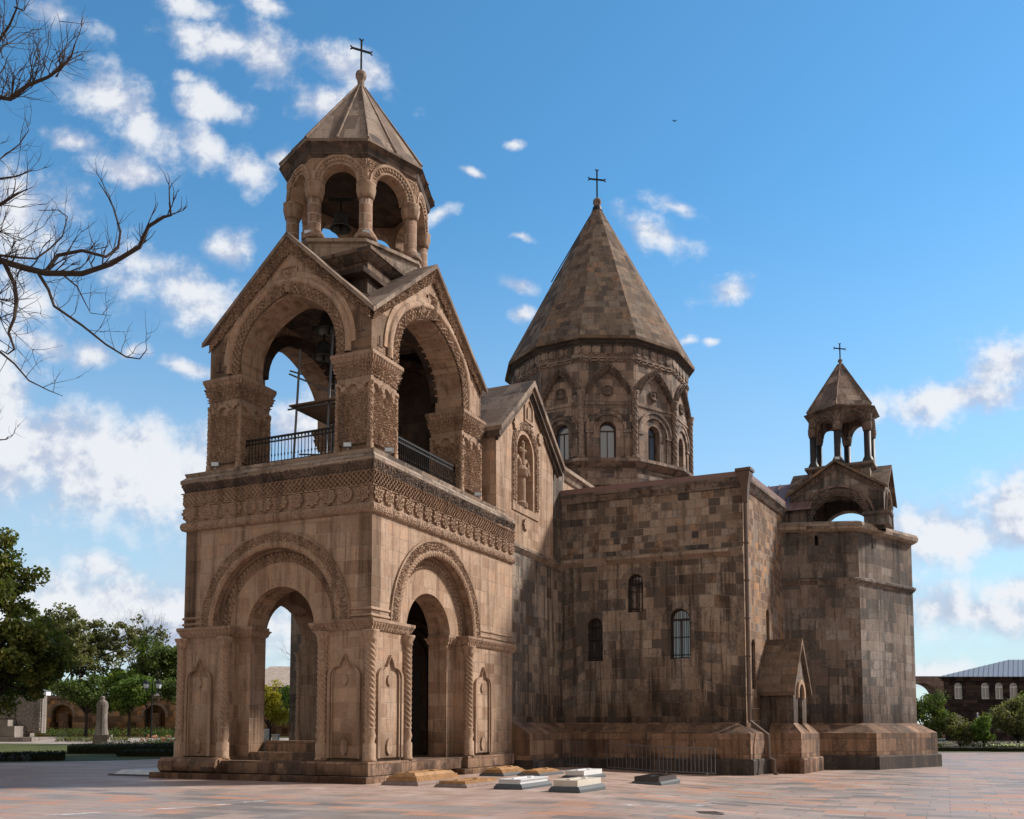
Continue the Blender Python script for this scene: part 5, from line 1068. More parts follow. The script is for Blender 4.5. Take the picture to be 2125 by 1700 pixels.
def tree(p, h, label, leafm, cat='tree', trunk=.18, th=.3, depth=4, rad=.8, per=60, size=.11, spread=.75, group=None, name='tree', kids=3, up=.22, squash=.8, bark='bark', low=None, extra=None):
    z = float(gh(*p)) - .05; t = thing(name, label, cat, (*p, z), group); g = MB(); tips = []
    H = h * th; g.tube([(p[0], p[1], z), (p[0] + .05, p[1], z + H * .5), (p[0], p[1], z + H)], [trunk * 1.25, trunk, trunk * .9], 8, False)
    Ltot = (h - H) * .40
    for k in range(4):
        a = 2 * math.pi * (k + rng.random() * .6) / 4; limbs(g, (p[0], p[1], z + H), (math.cos(a) * .55 * spread, math.sin(a) * .55 * spread, .9), Ltot, trunk * .6, depth - 1, tips, spread, up, kids)
    g.build('trunk', bark, t)
    if per:
        c = MB(); T_ = np.array(tips)
        if extra is not None: T_ = np.concatenate([T_, extra])
        keep = T_[:, 2] > z + H * .8; T_ = T_[keep]
        top = T_[:, 2].max(); T_[:, 2] = z + H + (T_[:, 2] - z - H) * (h - H - rad * .6) / max(.1, top - z - H)
        leaves(c, T_, rad * (.5 + .8 * rng.random(len(T_))), per, size, squash); c.build('crown', leafm, t, norm=False)
    return t
def ellipsoid_pts(c, r, n):
    d = rng.normal(size=(n, 3)); d /= np.linalg.norm(d, axis=1)[:, None]; return np.array(c) + d * np.array(r) * (rng.random(n) ** .35)[:, None]
def bush_tree(p, h, w, label, leafm, trunk=.1, th=.25, n=60, rad=.45, per=80, size=.09, group=None, name='tree'):
    """broad-leaved crown filled with leaf clumps of uneven outline on a visible trunk with limbs"""
    z = float(gh(*p)) - .05; t = thing(name, label, 'tree', (*p, z), group); g = MB(); H = h * th
    g.tube([(p[0], p[1], z), (p[0] + .03, p[1], z + H * .6), (p[0], p[1], z + H * 1.3)], [trunk * 1.3, trunk, trunk * .8], 7, False)
    cz = z + H + (h - H) * .5; c = ellipsoid_pts((p[0], p[1], cz), (w / 2 - rad * .4, w / 2 - rad * .4, (h - H) / 2 - rad * .3), n)
    c[:, 0] += .18 * w * np.sin(c[:, 2] * 2.1 + p[0]); 
    for q in c[::6]: g.tube([(p[0], p[1], z + H), tuple((np.array([p[0], p[1], z + H]) + q) / 2 + [0, 0, .15]), tuple(q)], [trunk * .5, trunk * .3, .015], 5, False)
    g.build('trunk', 'bark', t); m = MB(); leaves(m, c, rad * (.55 + .75 * rng.random(n)), per, size); m.build('crown', leafm, t, norm=False); return t
# big plane tree on the left edge
z0 = float(gh(-25, 45)); ex = np.concatenate([ellipsoid_pts((-25.2, 45.2, 5.0), (3.5, 3.0, 2.7), 160), ellipsoid_pts((-24.7, 45.2, 8.6), (1.7, 2.0, 2.5), 60), ellipsoid_pts((-22.6, 45, 5.0), (1.0, 1.4, 1.3), 26)])
t = thing('plane_tree', 'large leafy plane tree with a dark green crown at the left edge of the garden', 'tree', (-25.6, 45.2, z0))
g = MB(); tips = []; g.tube([(-25.6, 45.2, z0), (-25.5, 45.2, 2.2)], [.34, .26], 9, False)
for q in ex[::7]: g.tube([(-25.5, 45.2, 2.0), tuple((np.array([-25.5, 45.2, 3.2]) + q) / 2 + [0, 0, .4]), tuple(q)], [.12, .07, .02], 5, False)
g.build('trunk', 'bark', t); g = MB(); leaves(g, ex, .62 * (.55 + .75 * rng.random(len(ex))), 150, .115); g.build('crown', 'plane_leaves', t, norm=False)
# background trees behind the niche wall
GB = 'trees rising behind the niche wall'
BT = [((-46.5, 88), 12.0, 'dark_leaves', 'dark green tree behind the wall, half hidden by the plane tree', .9), ((-41.3, 88), 13.2, 'olive_leaves', 'tallest thin-crowned olive tree with bare pale stems behind the wall', .62), ((-38.2, 90), 11.6, 'olive_leaves', 'rounded olive-green tree just right of the tallest one', .7),
      ((-31.0, 86), 10.2, 'dark_leaves', 'spreading green tree behind the wall, beside the tower base', .8), ((-34.5, 83), 7.2, 'bright_leaves', 'lower bright green tree behind the wall under the bare tree', .8), ((-44.0, 84), 7.0, 'dark_leaves', 'low dense dark tree behind the wall, under the tall olive tree', .9), ((-28.0, 84), 7.6, 'dark_leaves', 'dark green tree behind the wall, right of the double lamp', .8)]
for (p, h, m, lb, rd) in BT:
    tree(p, h - .9, lb, m, trunk=.22, th=.28, depth=4, rad=rd, per=60, size=.16, group=GB, spread=.95, up=.18)
t = tree((-36.3, 91), 11.2, 'leafless grey tree with forked twigs against the sky behind the wall', 'olive_leaves', trunk=.2, th=.3, depth=6, per=0, bark='bare_bark', group=GB, spread=.7)
bush_tree((-29.6, 66), 4.7, 3.0, 'small round-headed green tree left of the standing stone figure', 'dark_leaves', .10, .36, 60, .5, 90, .10, 'garden trees before the wall')
bush_tree((-26.8, 66.5), 4.6, 3.2, 'small round-headed green tree right of the standing stone figure', 'bright_leaves', .10, .36, 64, .5, 90, .10, 'garden trees before the wall')
bush_tree((-23.2, 68), 5.2, 3.0, 'narrow dark green tree half hidden by the bell tower', 'dark_leaves', .10, .25, 60, .5, 90, .10, 'garden trees before the wall')
# trees seen through the tower arch
bush_tree((-15.3, 60), 3.9, 2.2, 'yellow-green tree framed by the left tower arch', 'yellow_leaves', .08, .2, 60, .42, 90, .08)
bush_tree((-14.9, 66), 4.4, 3.2, 'bright green tree behind the yellow one in the tower arch', 'bright_leaves', .08, .15, 60, .5, 80, .09)
tree((-23.6, 108), 10.8, 'bare tree rising above the pale roof in the tower arch', 'olive_leaves', trunk=.16, th=.3, depth=5, per=0, bark='bare_bark', spread=.8)
# right side garden trees
GR = 'garden trees on the right'
bush_tree((35.9, 82), 4.9, 4.4, 'dense dark green tree right of the apse, below the stone arch', 'dark_leaves', .12, .14, 90, .62, 90, .11, GR)
bush_tree((37.9, 80.5), 3.1, 3.0, 'low olive shrub-like tree between the dense tree and the small round one', 'olive_leaves', .07, .12, 50, .45, 70, .09, GR)
bush_tree((39.4, 79.5), 3.0, 2.0, 'small round bright-tipped tree beside the thin white pole', 'bright_leaves', .07, .2, 46, .4, 80, .09, GR)
bush_tree((43.6, 82), 4.7, 4.6, 'wide tree with rusty tinted leaves in front of the dark building', 'olive_leaves', .12, .18, 100, .6, 80, .11, GR)
bush_tree((46.6, 83), 5.6, 4.0, 'green tree cut by the right edge of the picture', 'bright_leaves', .12, .18, 80, .6, 80, .11, GR)
bush_tree((42.6, 77.8), 2.5, 1.5, 'slim young green tree above the white flowers', 'dark_leaves', .05, .15, 30, .3, 80, .07, GR)
# ---- bare tree overhanging top left: trunk just outside the frame
bt = thing('bare_tree', 'leafless tree whose dark twigs reach in from the upper left corner', 'tree', (-10.6, 14, 0))
def at14(u, v, D=14.0):
    cP, sP = math.cos(PIT), math.sin(PIT); Z = ((1510 - F * math.tan(PIT)) - v) / F; r = ((u - 1062.5) / F, cP - Z * sP, sP + Z * cP); k = D / r[1]; return Vector((r[0] * k, D, r[2] * k + CAMH))
BR = [  # limb lines (pixel guides lifted to real distance with depth drift), start radius
 ([(-260, 700, 14.2), (-120, 590, 14.1), (0, 541, 14), (50, 556, 13.9), (94, 567, 13.8), (170, 568, 13.6), (230, 548, 13.4), (290, 512, 13.2), (308, 470, 13.1), (340, 450, 13.0), (355, 447, 13.0), (352, 420, 12.9)], .062),
 ([(94, 565, 13.8), (120, 530, 13.9), (170, 520, 14.0), (220, 533, 14.1), (245, 515, 14.2), (250, 480, 14.2), (235, 430, 14.3), (225, 410, 14.3), (205, 378, 14.4)], .032),
 ([(-40, 515, 14), (0, 530, 14), (40, 535, 14.1), (75, 537, 14.2), (105, 515, 14.3), (130, 490, 14.3), (140, 450, 14.4), (120, 436, 14.4), (80, 437, 14.5)], .022),
 ([(10, 548, 14), (30, 590, 13.9), (35, 625, 13.8), (30, 660, 13.7), (18, 690, 13.7), (30, 725, 13.7), (16, 735, 13.7), (2, 727, 13.7)], .036),
 ([(-10, 722, 13.7), (30, 755, 13.6), (60, 790, 13.5), (100, 810, 13.4), (130, 822, 13.4)], .018),
 ([(80, 568, 13.8), (100, 600, 13.7), (112, 635, 13.6), (170, 675, 13.4), (220, 715, 13.2), (262, 741, 13.1), (290, 745, 13.0), (305, 725, 13.0)], .026),
 ([(130, 570, 13.7), (160, 595, 13.8), (175, 625, 13.8), (188, 650, 13.9), (230, 655, 13.9)], .014),
 ([(-200, 330, 14.3), (-60, 240, 14.2), (0, 202, 14), (20, 206, 13.9), (60, 176, 13.8), (100, 160, 13.7), (128, 140, 13.6), (148, 118, 13.6), (155, 92, 13.5)], .045),
 ([(-80, 190, 14.3), (0, 82, 14.2), (20, 52, 14.1), (36, 14, 14), (30, -30, 14)], .030),
 ([(-60, 380, 14.2), (0, 371, 14), (35, 366, 14), (58, 357, 14), (70, 350, 14)], .020),
 ([(-80, 450, 14), (0, 425, 13.8), (30, 406, 13.7), (57, 392, 13.7)], .034),
 ([(-90, 900, 14), (0, 913, 13.8), (14, 912, 13.8), (18, 906, 13.8)], .014),
 ([(-60, 300, 14), (0, 330, 14), (40, 300, 14.1), (60, 270, 14.1), (52, 245, 14.1)], .014), ([(30, 15, 14), (50, 22, 14), (62, 0, 14)], .014), ([(-20, 470, 13.9), (40, 500, 14), (90, 470, 14.1), (110, 440, 14.2)], .010)]
g = MB(); g.tube([(-10.6, 14, -.05), (-10.5, 14.1, 3), (-10.2, 14.2, 6.5), (-9.9, 14.2, 9.5), (-9.6, 14.1, 12.5)], [.30, .24, .2, .15, .09], 10, False)
for s in ((-10.3, 14.2, 6.2), (-260, 700, 14.2)), ((-10.0, 14.2, 8.6), (-200, 330, 14.3)), ((-10.1, 14.2, 8.0), (-80, 450, 14)), ((-10.4, 14.1, 5.0), (-90, 900, 14)): g.tube([Vector(s[0]), at14(*s[1])], [.11, .06], 7, False)
g.build('trunk', 'bare_bark', bt)
g = MB()
def twig(p, d, L, r, lv):
    pts = [p]; 
    for i in range(5): d = (d + Vector(rng.normal(size=3)) * .22 + Vector((0, 0, .10))).normalized(); pts.append(pts[-1] + d * L / 5)
    g.tube(pts, [r, r * .85, r * .7, r * .55, r * .4, r * .28], 4, False)
    if lv:
        for k in range(int(rng.integers(2, 4))):
            i = int(rng.integers(1, 5)); v = Vector(rng.normal(size=3)); twig(pts[i], (d + v * .55).normalized(), L * .6, r * .6, lv - 1)
for line, r in BR:
    P = [at14(*q) for q in line]; k = len(P); g.tube(P, [r * (1 - .78 * i / (k - 1)) for i in range(k)], 7, False)
    for i in range(1, k):
        for _ in range((3 if i < k - 4 else 1) if r > .03 else (2 if i < k - 2 else 1)):
            tt = rng.random(); p = P[i - 1].lerp(P[i], tt); dd = (P[i] - P[i - 1]).normalized(); v = Vector((rng.normal() * .5, rng.normal() * .6, abs(rng.normal()) * 1.1 + .1)); twig(p, (dd * .5 + v * .6).normalized(), .32 + .4 * rng.random(), max(.005, r * .2), 1)
for (u, v) in ((60, 176), (100, 160), (128, 140), (20, 206), (0, 202), (-10, 120), (10, 90)):
    for _ in range(6): twig(at14(u + rng.normal() * 8, v, 13.9), Vector((rng.normal() * .4, rng.normal() * .4, 1)).normalized(), .5 + .5 * rng.random(), .009, 1)
for (u, v) in ((-10, 540), (-10, 480), (0, 425), (0, 660), (-10, 620)):
    for _ in range(6): twig(at14(u, v, 13.9), Vector((.6 + rng.normal() * .3, rng.normal() * .4, rng.normal() * .6)).normalized(), .4 + .4 * rng.random(), .008, 1)
g.build('bare_branches', 'bare_bark', bt)
# ================================================================ gardens
def sheet(name, pts, mat, dz, n=14):
    """ground-following patch: pts = 4 corners, bilinear"""
    a, b, c, d = [np.array(p, float) for p in pts]; U, V = np.meshgrid(np.linspace(0, 1, n), np.linspace(0, 1, n)); X = (a[0] * (1 - U) + b[0] * U) * (1 - V) + (d[0] * (1 - U) + c[0] * U) * V; Y = (a[1] * (1 - U) + b[1] * U) * (1 - V) + (d[1] * (1 - U) + c[1] * U) * V
    g = MB(); g.grid(X, Y, gh(X, Y) + dz); tag(g.build(name, mat, norm=False), None, None, kind='structure')
sheet('lawn_left', [(-60, 30), (-24.1, 44.6), (-10, 55), (-60, 120)], 'lawn', .006, 30); sheet('lawn_back', [(-60, 69), (-8, 69), (-8, 74.6), (-60, 74.6)], 'lawn', .014, 20)
sheet('garden_path', [(-45, 59.5), (-13.4, 56.5), (-13.4, 66.8), (-45, 66.8)], 'gravel_path', .012, 20); sheet('lawn_centre', [(-12, 55), (14, 58), (14, 120), (-12, 120)], 'lawn', .0, 20)
sheet('lawn_right', [(14, 74), (90, 74), (90, 82), (14, 82)], 'lawn', .008, 24); sheet('lawn_far', [(14, 82), (90, 82), (90, 120), (14, 120)], 'soil', .006, 24)
def hedge(p0, p1, w, h, label, leafm='hedge_leaves', per=260, cat='hedge', name='hedge', group=None, size=.05):
    p0, p1 = np.array(p0, float), np.array(p1, float); L = np.linalg.norm(p1 - p0); d = (p1 - p0) / L; nn = np.array([-d[1], d[0]]); t = thing(name, label, cat, (*p0, float(gh(*p0))), group)
    g = MB(); k = max(2, int(L / .8)); pr = [(0, -.05), (0, h * .8), (.06, h * .93), (w - .06, h * .93), (w, h * .8), (w, -.05)]
    U = np.linspace(0, L, k); V = []
    X = np.array([[p0[0] + d[0] * u + nn[0] * o for u in U] for o, z in pr]); Y = np.array([[p0[1] + d[1] * u + nn[1] * o for u in U] for o, z in pr]); Z = np.array([[z for u in U] for o, z in pr]) + gh(X, Y); g.grid(X, Y, Z)
    n = int(L * per); u = rng.random(n) * L; f = rng.random(n); o = np.where(f < .45, rng.normal(size=n) * .02, np.where(f < .9, rng.random(n) * w, w)); z = np.where((f < .45) | (f >= .9), rng.random(n) * h * .95, h * .93 + rng.random(n) * .05)
    c = np.stack([p0[0] + d[0] * u + nn[0] * o, p0[1] + d[1] * u + nn[1] * o, z], 1); c[:, 2] += gh(c[:, 0], c[:, 1]); leaves(g, c, .04, 1, size); g.build('hedge_body', leafm, t, norm=False); return t
def tuft_bed(name, label, cat, x0, x1, y0, y1, n, h, leafm, flower=None, fn=0, size=.05):
    t = thing(name, label, cat, ((x0 + x1) / 2, (y0 + y1) / 2, float(gh((x0 + x1) / 2, (y0 + y1) / 2)))); g = MB()
    P = np.stack([x0 + (x1 - x0) * rng.random(n), y0 + (y1 - y0) * rng.random(n)], 1); P = np.column_stack([P, gh(P[:, 0], P[:, 1]) + h * .45]); leaves(g, P, h * .55 * (.5 + .7 * rng.random(n)), 26, size, 1.0); g.build('foliage', leafm, t, norm=False)
    if flower:
        g = MB(); P = np.stack([x0 + (x1 - x0) * rng.random(fn), y0 + (y1 - y0) * rng.random(fn)], 1); P = np.column_stack([P, gh(P[:, 0], P[:, 1]) + h * (.8 + .4 * rng.random(fn))]); leaves(g, P, .07, 14, .06, 1.0); g.build('blossoms', flower, t, norm=False)
hedge((-34, 43.6), (-22.4, 47.6), .7, .42, 'clipped dark box hedge nearest the plaza at the far left')
hedge((-24.4, 52.2), (-15.5, 52.6), .8, .48, 'clipped dark box hedge left of the bell tower base'); hedge((-21, 50.6), (-16.4, 50.5), .6, .36, 'low front box hedge before the rose bed, beside the tower')
tuft_bed('lavender_bed', 'grey-mauve lavender bed behind the left hedge', 'flower bed', -34, -23.6, 45.8, 50.5, 190, .42, 'lavender_leaves'); tuft_bed('lavender_bed', 'grey-mauve lavender bed left of the roses', 'flower bed', -24, -17.5, 53.8, 56.5, 170, .42, 'lavender_leaves')
tuft_bed('rose_bed', 'bed of pink and salmon roses beside the path', 'flower bed', -21.8, -14.8, 55, 58, 180, .5, 'dark_leaves', 'rose_petals', 110)
tuft_bed('ground_shrubs', 'low green shrubs at the path edge, left of the roses', 'shrubs', -28.6, -24.3, 59, 60.6, 80, .3, 'olive_leaves'); tuft_bed('wall_shrubs', 'straggling shrubs along the foot of the niche wall', 'shrubs', -38, -26, 71, 74, 170, .8, 'dark_leaves'); tuft_bed('wall_shrubs', 'dark shrubs round the double lamp post', 'shrubs', -25.6, -20.5, 65.5, 68, 120, .8, 'dark_leaves')
hedge((14, 77), (90, 77), .9, .36, 'long clipped dark hedge along the right-hand lawn', per=120); hedge((38.5, 75.8), (60, 75.8), .8, .36, 'second clipped hedge in front of the white flowers at right', per=140)
tuft_bed('white_flower_bed', 'bed of small white flowers at the right edge', 'flower bed', 39.2, 50, 78.6, 80.4, 220, .5, 'olive_leaves', 'white_petals', 150); tuft_bed('rose_bed', 'dull reddish flower bed right of the apse behind the hedge', 'flower bed', 33, 43, 81, 83, 170, .7, 'olive_leaves', 'rose_petals', 26)
# ---- niche wall and its khachkars
nw = thing('niche_wall', 'low tufa garden wall with arched niches and a bracketed coping', 'wall', (-33, 75, .9)); Fn = Fr((-46, 74.6), az(88), -az(178) * 1.0); Fn = Fr((-46, 74.6), az(87), np.array([math.sin(R(-3)), math.cos(R(-3))]))
zb = .85; nxs = [3.0, 10.4, 17.6, 24.8]
def nopen(u): return opening(u, zb + 1.75, .82, zb + .02)
g = MB(); o = [(0, zb - .3)]; prev = 0
pts = [(0, zb)]
for u in nxs: pts += nopen(u)
pts += [(32, zb), (32, zb + 3.1), (0, zb + 3.1)]; g.plate(Fn, pts, [], 0, .9); g.box(Fn, 0, 32, .9, 1.3, zb - .2, zb + 3.1); o = g.build('masonry', 'wall_niche_stone', nw)
g = MB(); g.box(Fn, -.1, 32.1, -.22, 1.4, zb + 3.1, zb + 3.32)
for k in range(56): g.box(Fn, .2 + k * .57, .36 + k * .57, -.16, 0, zb + 2.92, zb + 3.1)
g.build('coping', 'gate_stone', nw)
for u in nxs:
    g = MB(); g.plate(Fn, ringpoly(u, zb + 1.76, .86, 1.08, leg=.15), [], -.10, .01); g.build('niche_arch', 'gate_stone', nw)
for u, lb in zip(nxs[1:], ('dark carved cross-stone standing in the left wall niche', 'carved cross-stone in the wall niche hidden behind the small trees', 'pale carved cross-stone in the wall niche by the tower')):
    t = thing('khachkar', lb, 'cross-stone', Fn(u, .35, zb), 'cross-stones in the wall niches'); g = MB(); g.box(Fn, u - .46, u + .46, .1, .7, zb, zb + .5); g.build('base', 'grey_monument', t)
    g = MB(); g.box(Fn, u - .36, u + .36, .30, .5, zb + .5, zb + 1.95); facerelief(g, Fn, u - .34, u + .34, zb + .52, zb + 1.93, .30, lambda U, Z: .02 + .05 * P_leaf(U, Z, .8)); g.build('carved_slab', 'plinth_stone', t)
def vent(c, w, h, z, label):
    t = thing('roof_vent', label, 'roof vent', (*c, z), 'white boxes above the wall'); g = MB(); g.box(I, c[0] - w, c[0] + w, c[1] - .4, c[1] + .4, z - 3.6, z + h); g.build('box', 'white_paint', t); g = MB(); g.add([(c[0] + x * (w + .08), c[1] + y * .5, z + h + .0) for x, y in ((-1, -1), (1, -1), (1, 1), (-1, 1))] + [(c[0], c[1], z + h + .16)], [(0, 1, 4), (1, 2, 4), (2, 3, 4), (3, 0, 4), (3, 2, 1, 0)]); g.build('cap', 'zinc_roof', t)
vent((-38.4, 77.5), .50, .42, 4.2, 'white box above the wall coping beside the plane tree'); vent((-28.9, 78), .42, .40, 4.1, 'white capped box above the wall coping near the tower')
# ---- standing stone figure and the carved memorial at the left edge
t = thing('stone_monument', 'tall draped grey standing stone on a plinth in the garden', 'monument', (-25.0, 58, float(gh(-25, 58)))); z = float(gh(-25, 58)); m = Fr((-25.05, 58), az(78), az(-12))
g = MB(); g.box(m, -.42, .42, -.35, .45, z - .1, z + .55); g.box(m, .2, .62, -.3, .2, z + .42, z + .55); g.build('base', 'grey_monument', t)
g = MB(); sec = [(.55, .40, .30), (.9, .34, .27), (1.5, .30, .24), (2.0, .31, .23), (2.35, .34, .22), (2.55, .30, .2), (2.66, .16, .14), (2.72, .13, .13), (2.84, .15, .14), (2.9, .09, .09)]; k = 14
g.add([m(a * math.cos(q) * (1 + .06 * math.cos(5 * q)), b * math.sin(q), z + h) for h, a, b in sec for q in np.linspace(0, 2 * math.pi, k, endpoint=False)], [(i * k + j, i * k + (j + 1) % k, (i + 1) * k + (j + 1) % k, (i + 1) * k + j) for i in range(len(sec) - 1) for j in range(k)] + [tuple(range((len(sec) - 1) * k, len(sec) * k))]); g.build('draped_figure', 'grey_monument', t)
t = thing('memorial', 'carved grey stone memorial with stepped base at the left edge', 'monument', (-33, 60, .8)); m = Fr((-34.2, 61), az(90), az(0)); z = float(gh(-33, 60))
g = MB(); g.box(m, -3, 4.2, -1.6, 1.6, z - .2, z + .25); g.box(m, -2.6, 2.9, -1.2, 1.3, z + .25, z + .95); g.box(m, -2.2, 2.3, -.9, 1.1, z + .95, z + 1.35); g.build('steps', 'grey_monument', t)
g = MB(); g.box(m, -1.5, 3.9, .2, .8, z + .5, z + 2.9); facerelief(g, m, 2.3, 3.85, z + .6, z + 2.85, .2, lambda U, Z: .02 + .10 * P_noise(U * 1.1, Z * 1.1)); facerelief(g, m, -1.4, 2.2, z + 1.4, z + 2.85, .2, lambda U, Z: .02 + .10 * P_noise(U, Z)); g.build('relief_wall', 'grey_monument', t)
# ---- lamp posts
t = thing('street_lamp', 'black lamp post with two hanging lanterns in the garden by the tower', 'street lamp', (-24.3, 64, .8)); x, y = -24.3, 64; z = float(gh(x, y))
g = MB(); g.tube([(x, y, z), (x, y, z + .5), (x, y, z + 3.75), (x, y, z + 4.0)], [.09, .055, .04, .02], 8); g.tube([(x - .45, y, z + 3.1), (x + .45, y, z + 3.1)], .02, 6); g.build('post', 'iron', t)
for s in (-1, 1):
    cx0 = x + s * .42
    g = MB(); g.lathe((cx0, y), [(.08, z + 3.28), (.2, z + 3.34), (.22, z + 3.36), (.14, z + 3.36)], 6); g.lathe((cx0, y), [(.30, z + 3.68), (.31, z + 3.71), (.1, z + 3.86), (.02, z + 3.95), (0, z + 3.95)], 6); g.tube([(cx0, y, z + 3.1), (cx0, y, z + 3.3)], .02, 5)
    for k in range(6): a = k * math.pi / 3; g.tube([(cx0 + .2 * math.cos(a), y + .2 * math.sin(a), z + 3.35), (cx0 + .27 * math.cos(a), y + .27 * math.sin(a), z + 3.69)], .012, 4)
    o = g.build('lantern', 'iron', t); g = MB(); g.lathe((cx0, y), [(.17, z + 3.36), (.24, z + 3.68)], 6); g.build('lantern_glass', 'lamp_glass', o)
g = MB(); x, y = -26.2, 68; z = float(gh(x, y)); g.tube([(x, y, z), (x, y, z + 2.3)], .04, 6); g.tube([(x - .1, y, z + 2.3), (x + .1, y, z + 2.3)], .05, 6); solo(g, 'garden_pole', 'iron', 'thin dark pole between the round tree and the double lamp', 'pole', loc=(x, y, z))
g = MB(); x, y = 41.3, 84; z = float(gh(x, y)); g.tube([(x, y, z), (x - .1, y, z + 3.0)], [.07, .06], 8); g.lathe((x - .1, y), [(.08, z + 2.98), (.09, z + 3.04), (0, z + 3.08)], 8); solo(g, 'white_pole', 'white_paint', 'thin leaning white pole before the dark building', 'pole', loc=(x, y, z))
g = MB(); x, y = 36.6, 79; z = float(gh(x, y)); g.box(I, x - .55, x + .15, y, y + .3, z + .1, z + .42); g.box(I, x - .6, x + .2, y - .03, y + .33, z + .42, z + .46); solo(g, 'utility_box', 'pale_slab', 'small pale box at the foot of the dense tree on the right', 'box', loc=(x - .2, y, z))
# things glimpsed through the tower arch
t = thing('garden_house', 'low house with a pale tiled roof seen through the tower arch', 'house', (-24, 96, .5)); z = float(gh(-24, 96)); m = Fr((-27.5, 94), az(82), az(-8))
g = MB(); g.box(m, 0, 9, 0, 8, z - .2, 5.7); g.build('wall', 'gate_stone', t); g = MB(); g.add([m(-.4, -.4, 5.7), m(9.4, -.4, 5.7), m(9.4, 8.4, 5.7), m(-.4, 8.4, 5.7), m(3, 4, 8.0), m(6, 4, 8.0)], [(0, 1, 5, 4), (1, 2, 5), (2, 3, 4, 5), (3, 0, 4), (3, 2, 1, 0)]); g.build('roof', 'tile_roof', t)
g = MB(); x, y = -13.95, 56; z = float(gh(x, y)); g.box(I, x - .18, x + .18, y, y + .3, z, z + .75); g.box(I, x - .22, x + .22, y - .03, y + .33, z + .75, z + .82); solo(g, 'white_block', 'pale_slab', 'small pale stone block seen low in the tower arch', 'stone block', loc=(x, y, z))
t = thing('khachkar', 'small pale cross-stone on the grass seen through the tower arch', 'cross-stone', (-14.7, 57, 0)); x, y = -14.75, 57; z = float(gh(x, y)); g = MB(); g.box(I, x - .16, x + .16, y, y + .12, z, z + 1.0); facerelief(g, Fr((x, y), (1, 0), (0, 1)), -.15, .15, z + .2, z + .98, 0, lambda U, Z: .01 + .03 * P_leaf(U, Z, .5)); g.build('carved_slab', 'pale_slab', t)
g = MB(); g.box(I, x - .24, x + .24, y - .08, y + .22, z - .05, z + .16); g.build('base', 'grey_monument', t)
# ---- right-hand building
rb = thing('seminary_building', 'long dark basalt building with round-headed white windows and a grey metal roof', 'building', (50, 97, .5)); m = Fr((43.3, 95), az(90), az(29)); zg = float(gh(46, 95)) - .1
g = MB(); ws = [(1.45, 1), (4.15, 1), (5.55, 1), (7.0, 1), (10.4, 1), (11.8, 1), (13.2, 1)]
g.plate(m, [(0, zg), (20, zg), (20, 6.6), (0, 6.6)], [opening(u, 5.75, .37, 4.5)[::-1] for u, _ in ws] + [opening(u, 2.6, .40, 1.2)[::-1] for u, _ in ws], 0, .4); g.box(m, .1, 20, .6, 10, zg, 6.6); g.box(m, 0, .4, .4, 10, zg, 6.6)
g.build('wall', 'basalt_wall', rb); g = MB(); g.box(m, -.45, 20.3, -.4, 10.3, 6.6, 6.72); g.box(m, -.2, 20.2, -.18, .02, 6.3, 6.6)
for k in range(60): g.box(m, .05 + k * .33, .2 + k * .33, -.26, -.17, 6.42, 6.6)
g.box(m, -.05, 20, -.08, .02, 3.35, 3.5); g.build('cornice', 'basalt_wall', rb)
g = MB(); e = [m(-.45, -.4, 6.73), m(20.3, -.4, 6.73), m(20.3, 10.3, 6.73), m(-.45, 10.3, 6.73)]; g.add(e + [m(6.5, 4.9, 8.75), m(16, 4.9, 8.75)], [(0, 1, 5, 4), (1, 2, 5), (2, 3, 4, 5), (3, 0, 4), (3, 2, 1, 0)])
for k in range(1, 42):
    u = -.45 + k * .5; tt = min(1, (u + .45) / 6.95) if u < 10 else min(1, max(.02, (20.3 - u) / 4.3)); g.tube([m(u, -.4, 6.76), m(u, -.4 + 5.3 * tt, 6.76 + 2.02 * tt)], .028, 4)
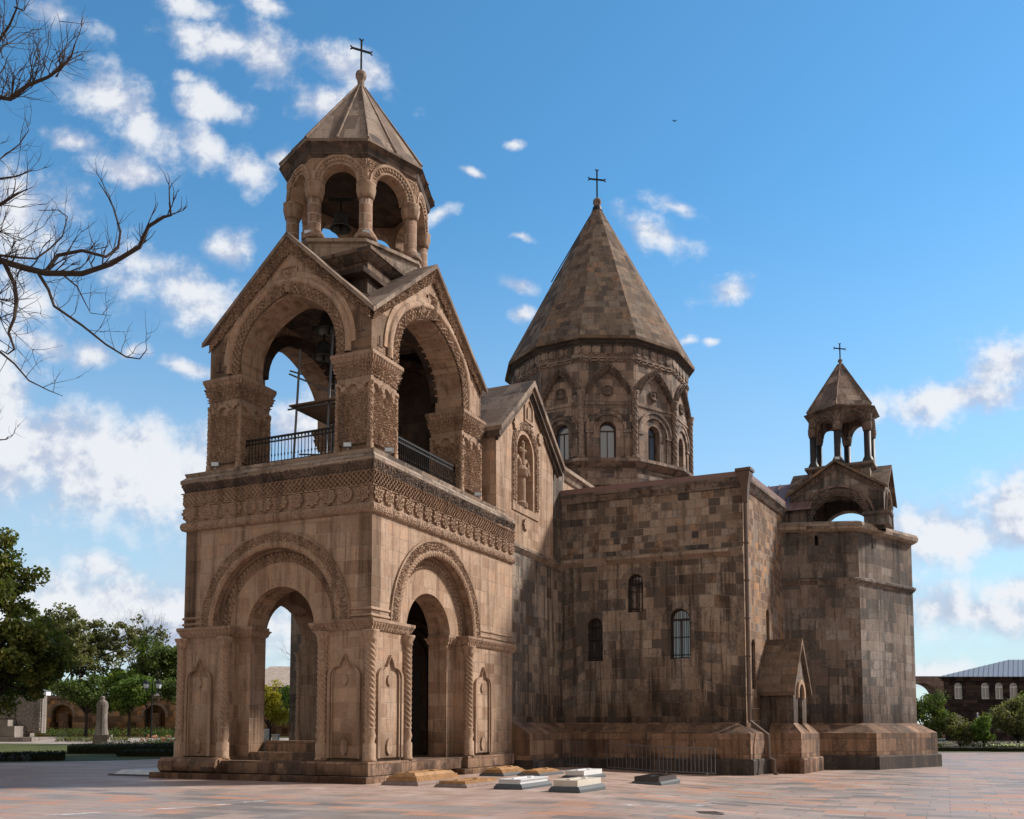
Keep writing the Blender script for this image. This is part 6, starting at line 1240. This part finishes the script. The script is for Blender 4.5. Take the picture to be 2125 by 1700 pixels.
o = g.build('roof', 'zinc_roof', rb); g = MB(); g.box(m, 2.4, 5.2, 6.8, 8, 7.0, 7.75); g.build('roof_ridge_box', 'zinc_roof', o)
for u, _ in ws:
    for (zs, z1, r) in ((4.5, 5.75, .37), (1.2, 2.6, .40)):
        fo = opening(u, z1, r, zs); fi = opening(u, z1, r - .06, zs + .06); g = MB(); g.plate(m, fo, [fi[::-1]], .06, .16); g.box(m, u - .03, u + .03, .07, .15, zs, z1); g.box(m, u - r, u + r, .065, .15, z1 - .1, z1); o = g.build('window', 'white_paint' if zs > 4 else 'window_frame', rb)
        g = MB(); g.plate(m, fi, [], .11, .13); g.build('pane', 'curtained_glass' if zs > 4 else 'window_glass', o)
        g = MB(); g.plate(m, ringpoly(u, z1, r + .06, r + .2, leg=.1), [], -.05, .01); g.build('window_arch', 'basalt_wall', rb)
# ---- stone arch gate beyond
t = thing('stone_arch', 'tall plain pinkish stone arch standing behind the trees right of the apse', 'arch', (48, 110, .5)); m = Fr((44.6, 110), az(90), az(0)); zg = float(gh(47, 110)) - .3
g = MB(); g.plate(m, [(0, zg)] + opening(3.0, 4.9, 1.9, zg) + [(5.95, zg), (5.95, 7.6), (0, 7.6)], [], 0, 2.2); g.build('pier_and_span', 'gate_stone', t); g = MB(); g.plate(m, ringpoly(3.0, 4.9, 1.92, 2.2, leg=3), [], -.06, .01); g.build('arch_ring', 'gate_stone', t)
# small bird in the sky
g = MB(); b = at14(1400, 252, 60); g.lathe((b.x, b.y), [(0, b.z - .05), (.05, b.z), (0, b.z + .06)], 6)
for s in (-1, 1): g.add([(b.x, b.y - .05, b.z + .02), (b.x, b.y + .07, b.z + .02), (b.x + s * .16, b.y + .02, b.z + .09), (b.x + s * .15, b.y - .04, b.z + .09), (b.x, b.y, b.z)], [(0, 1, 2, 3), (0, 4, 1), (0, 3, 4), (1, 4, 2), (2, 4, 3)])
solo(g, 'bird', 'iron', 'tiny dark bird flying high in the clear blue sky', 'bird', loc=tuple(b))
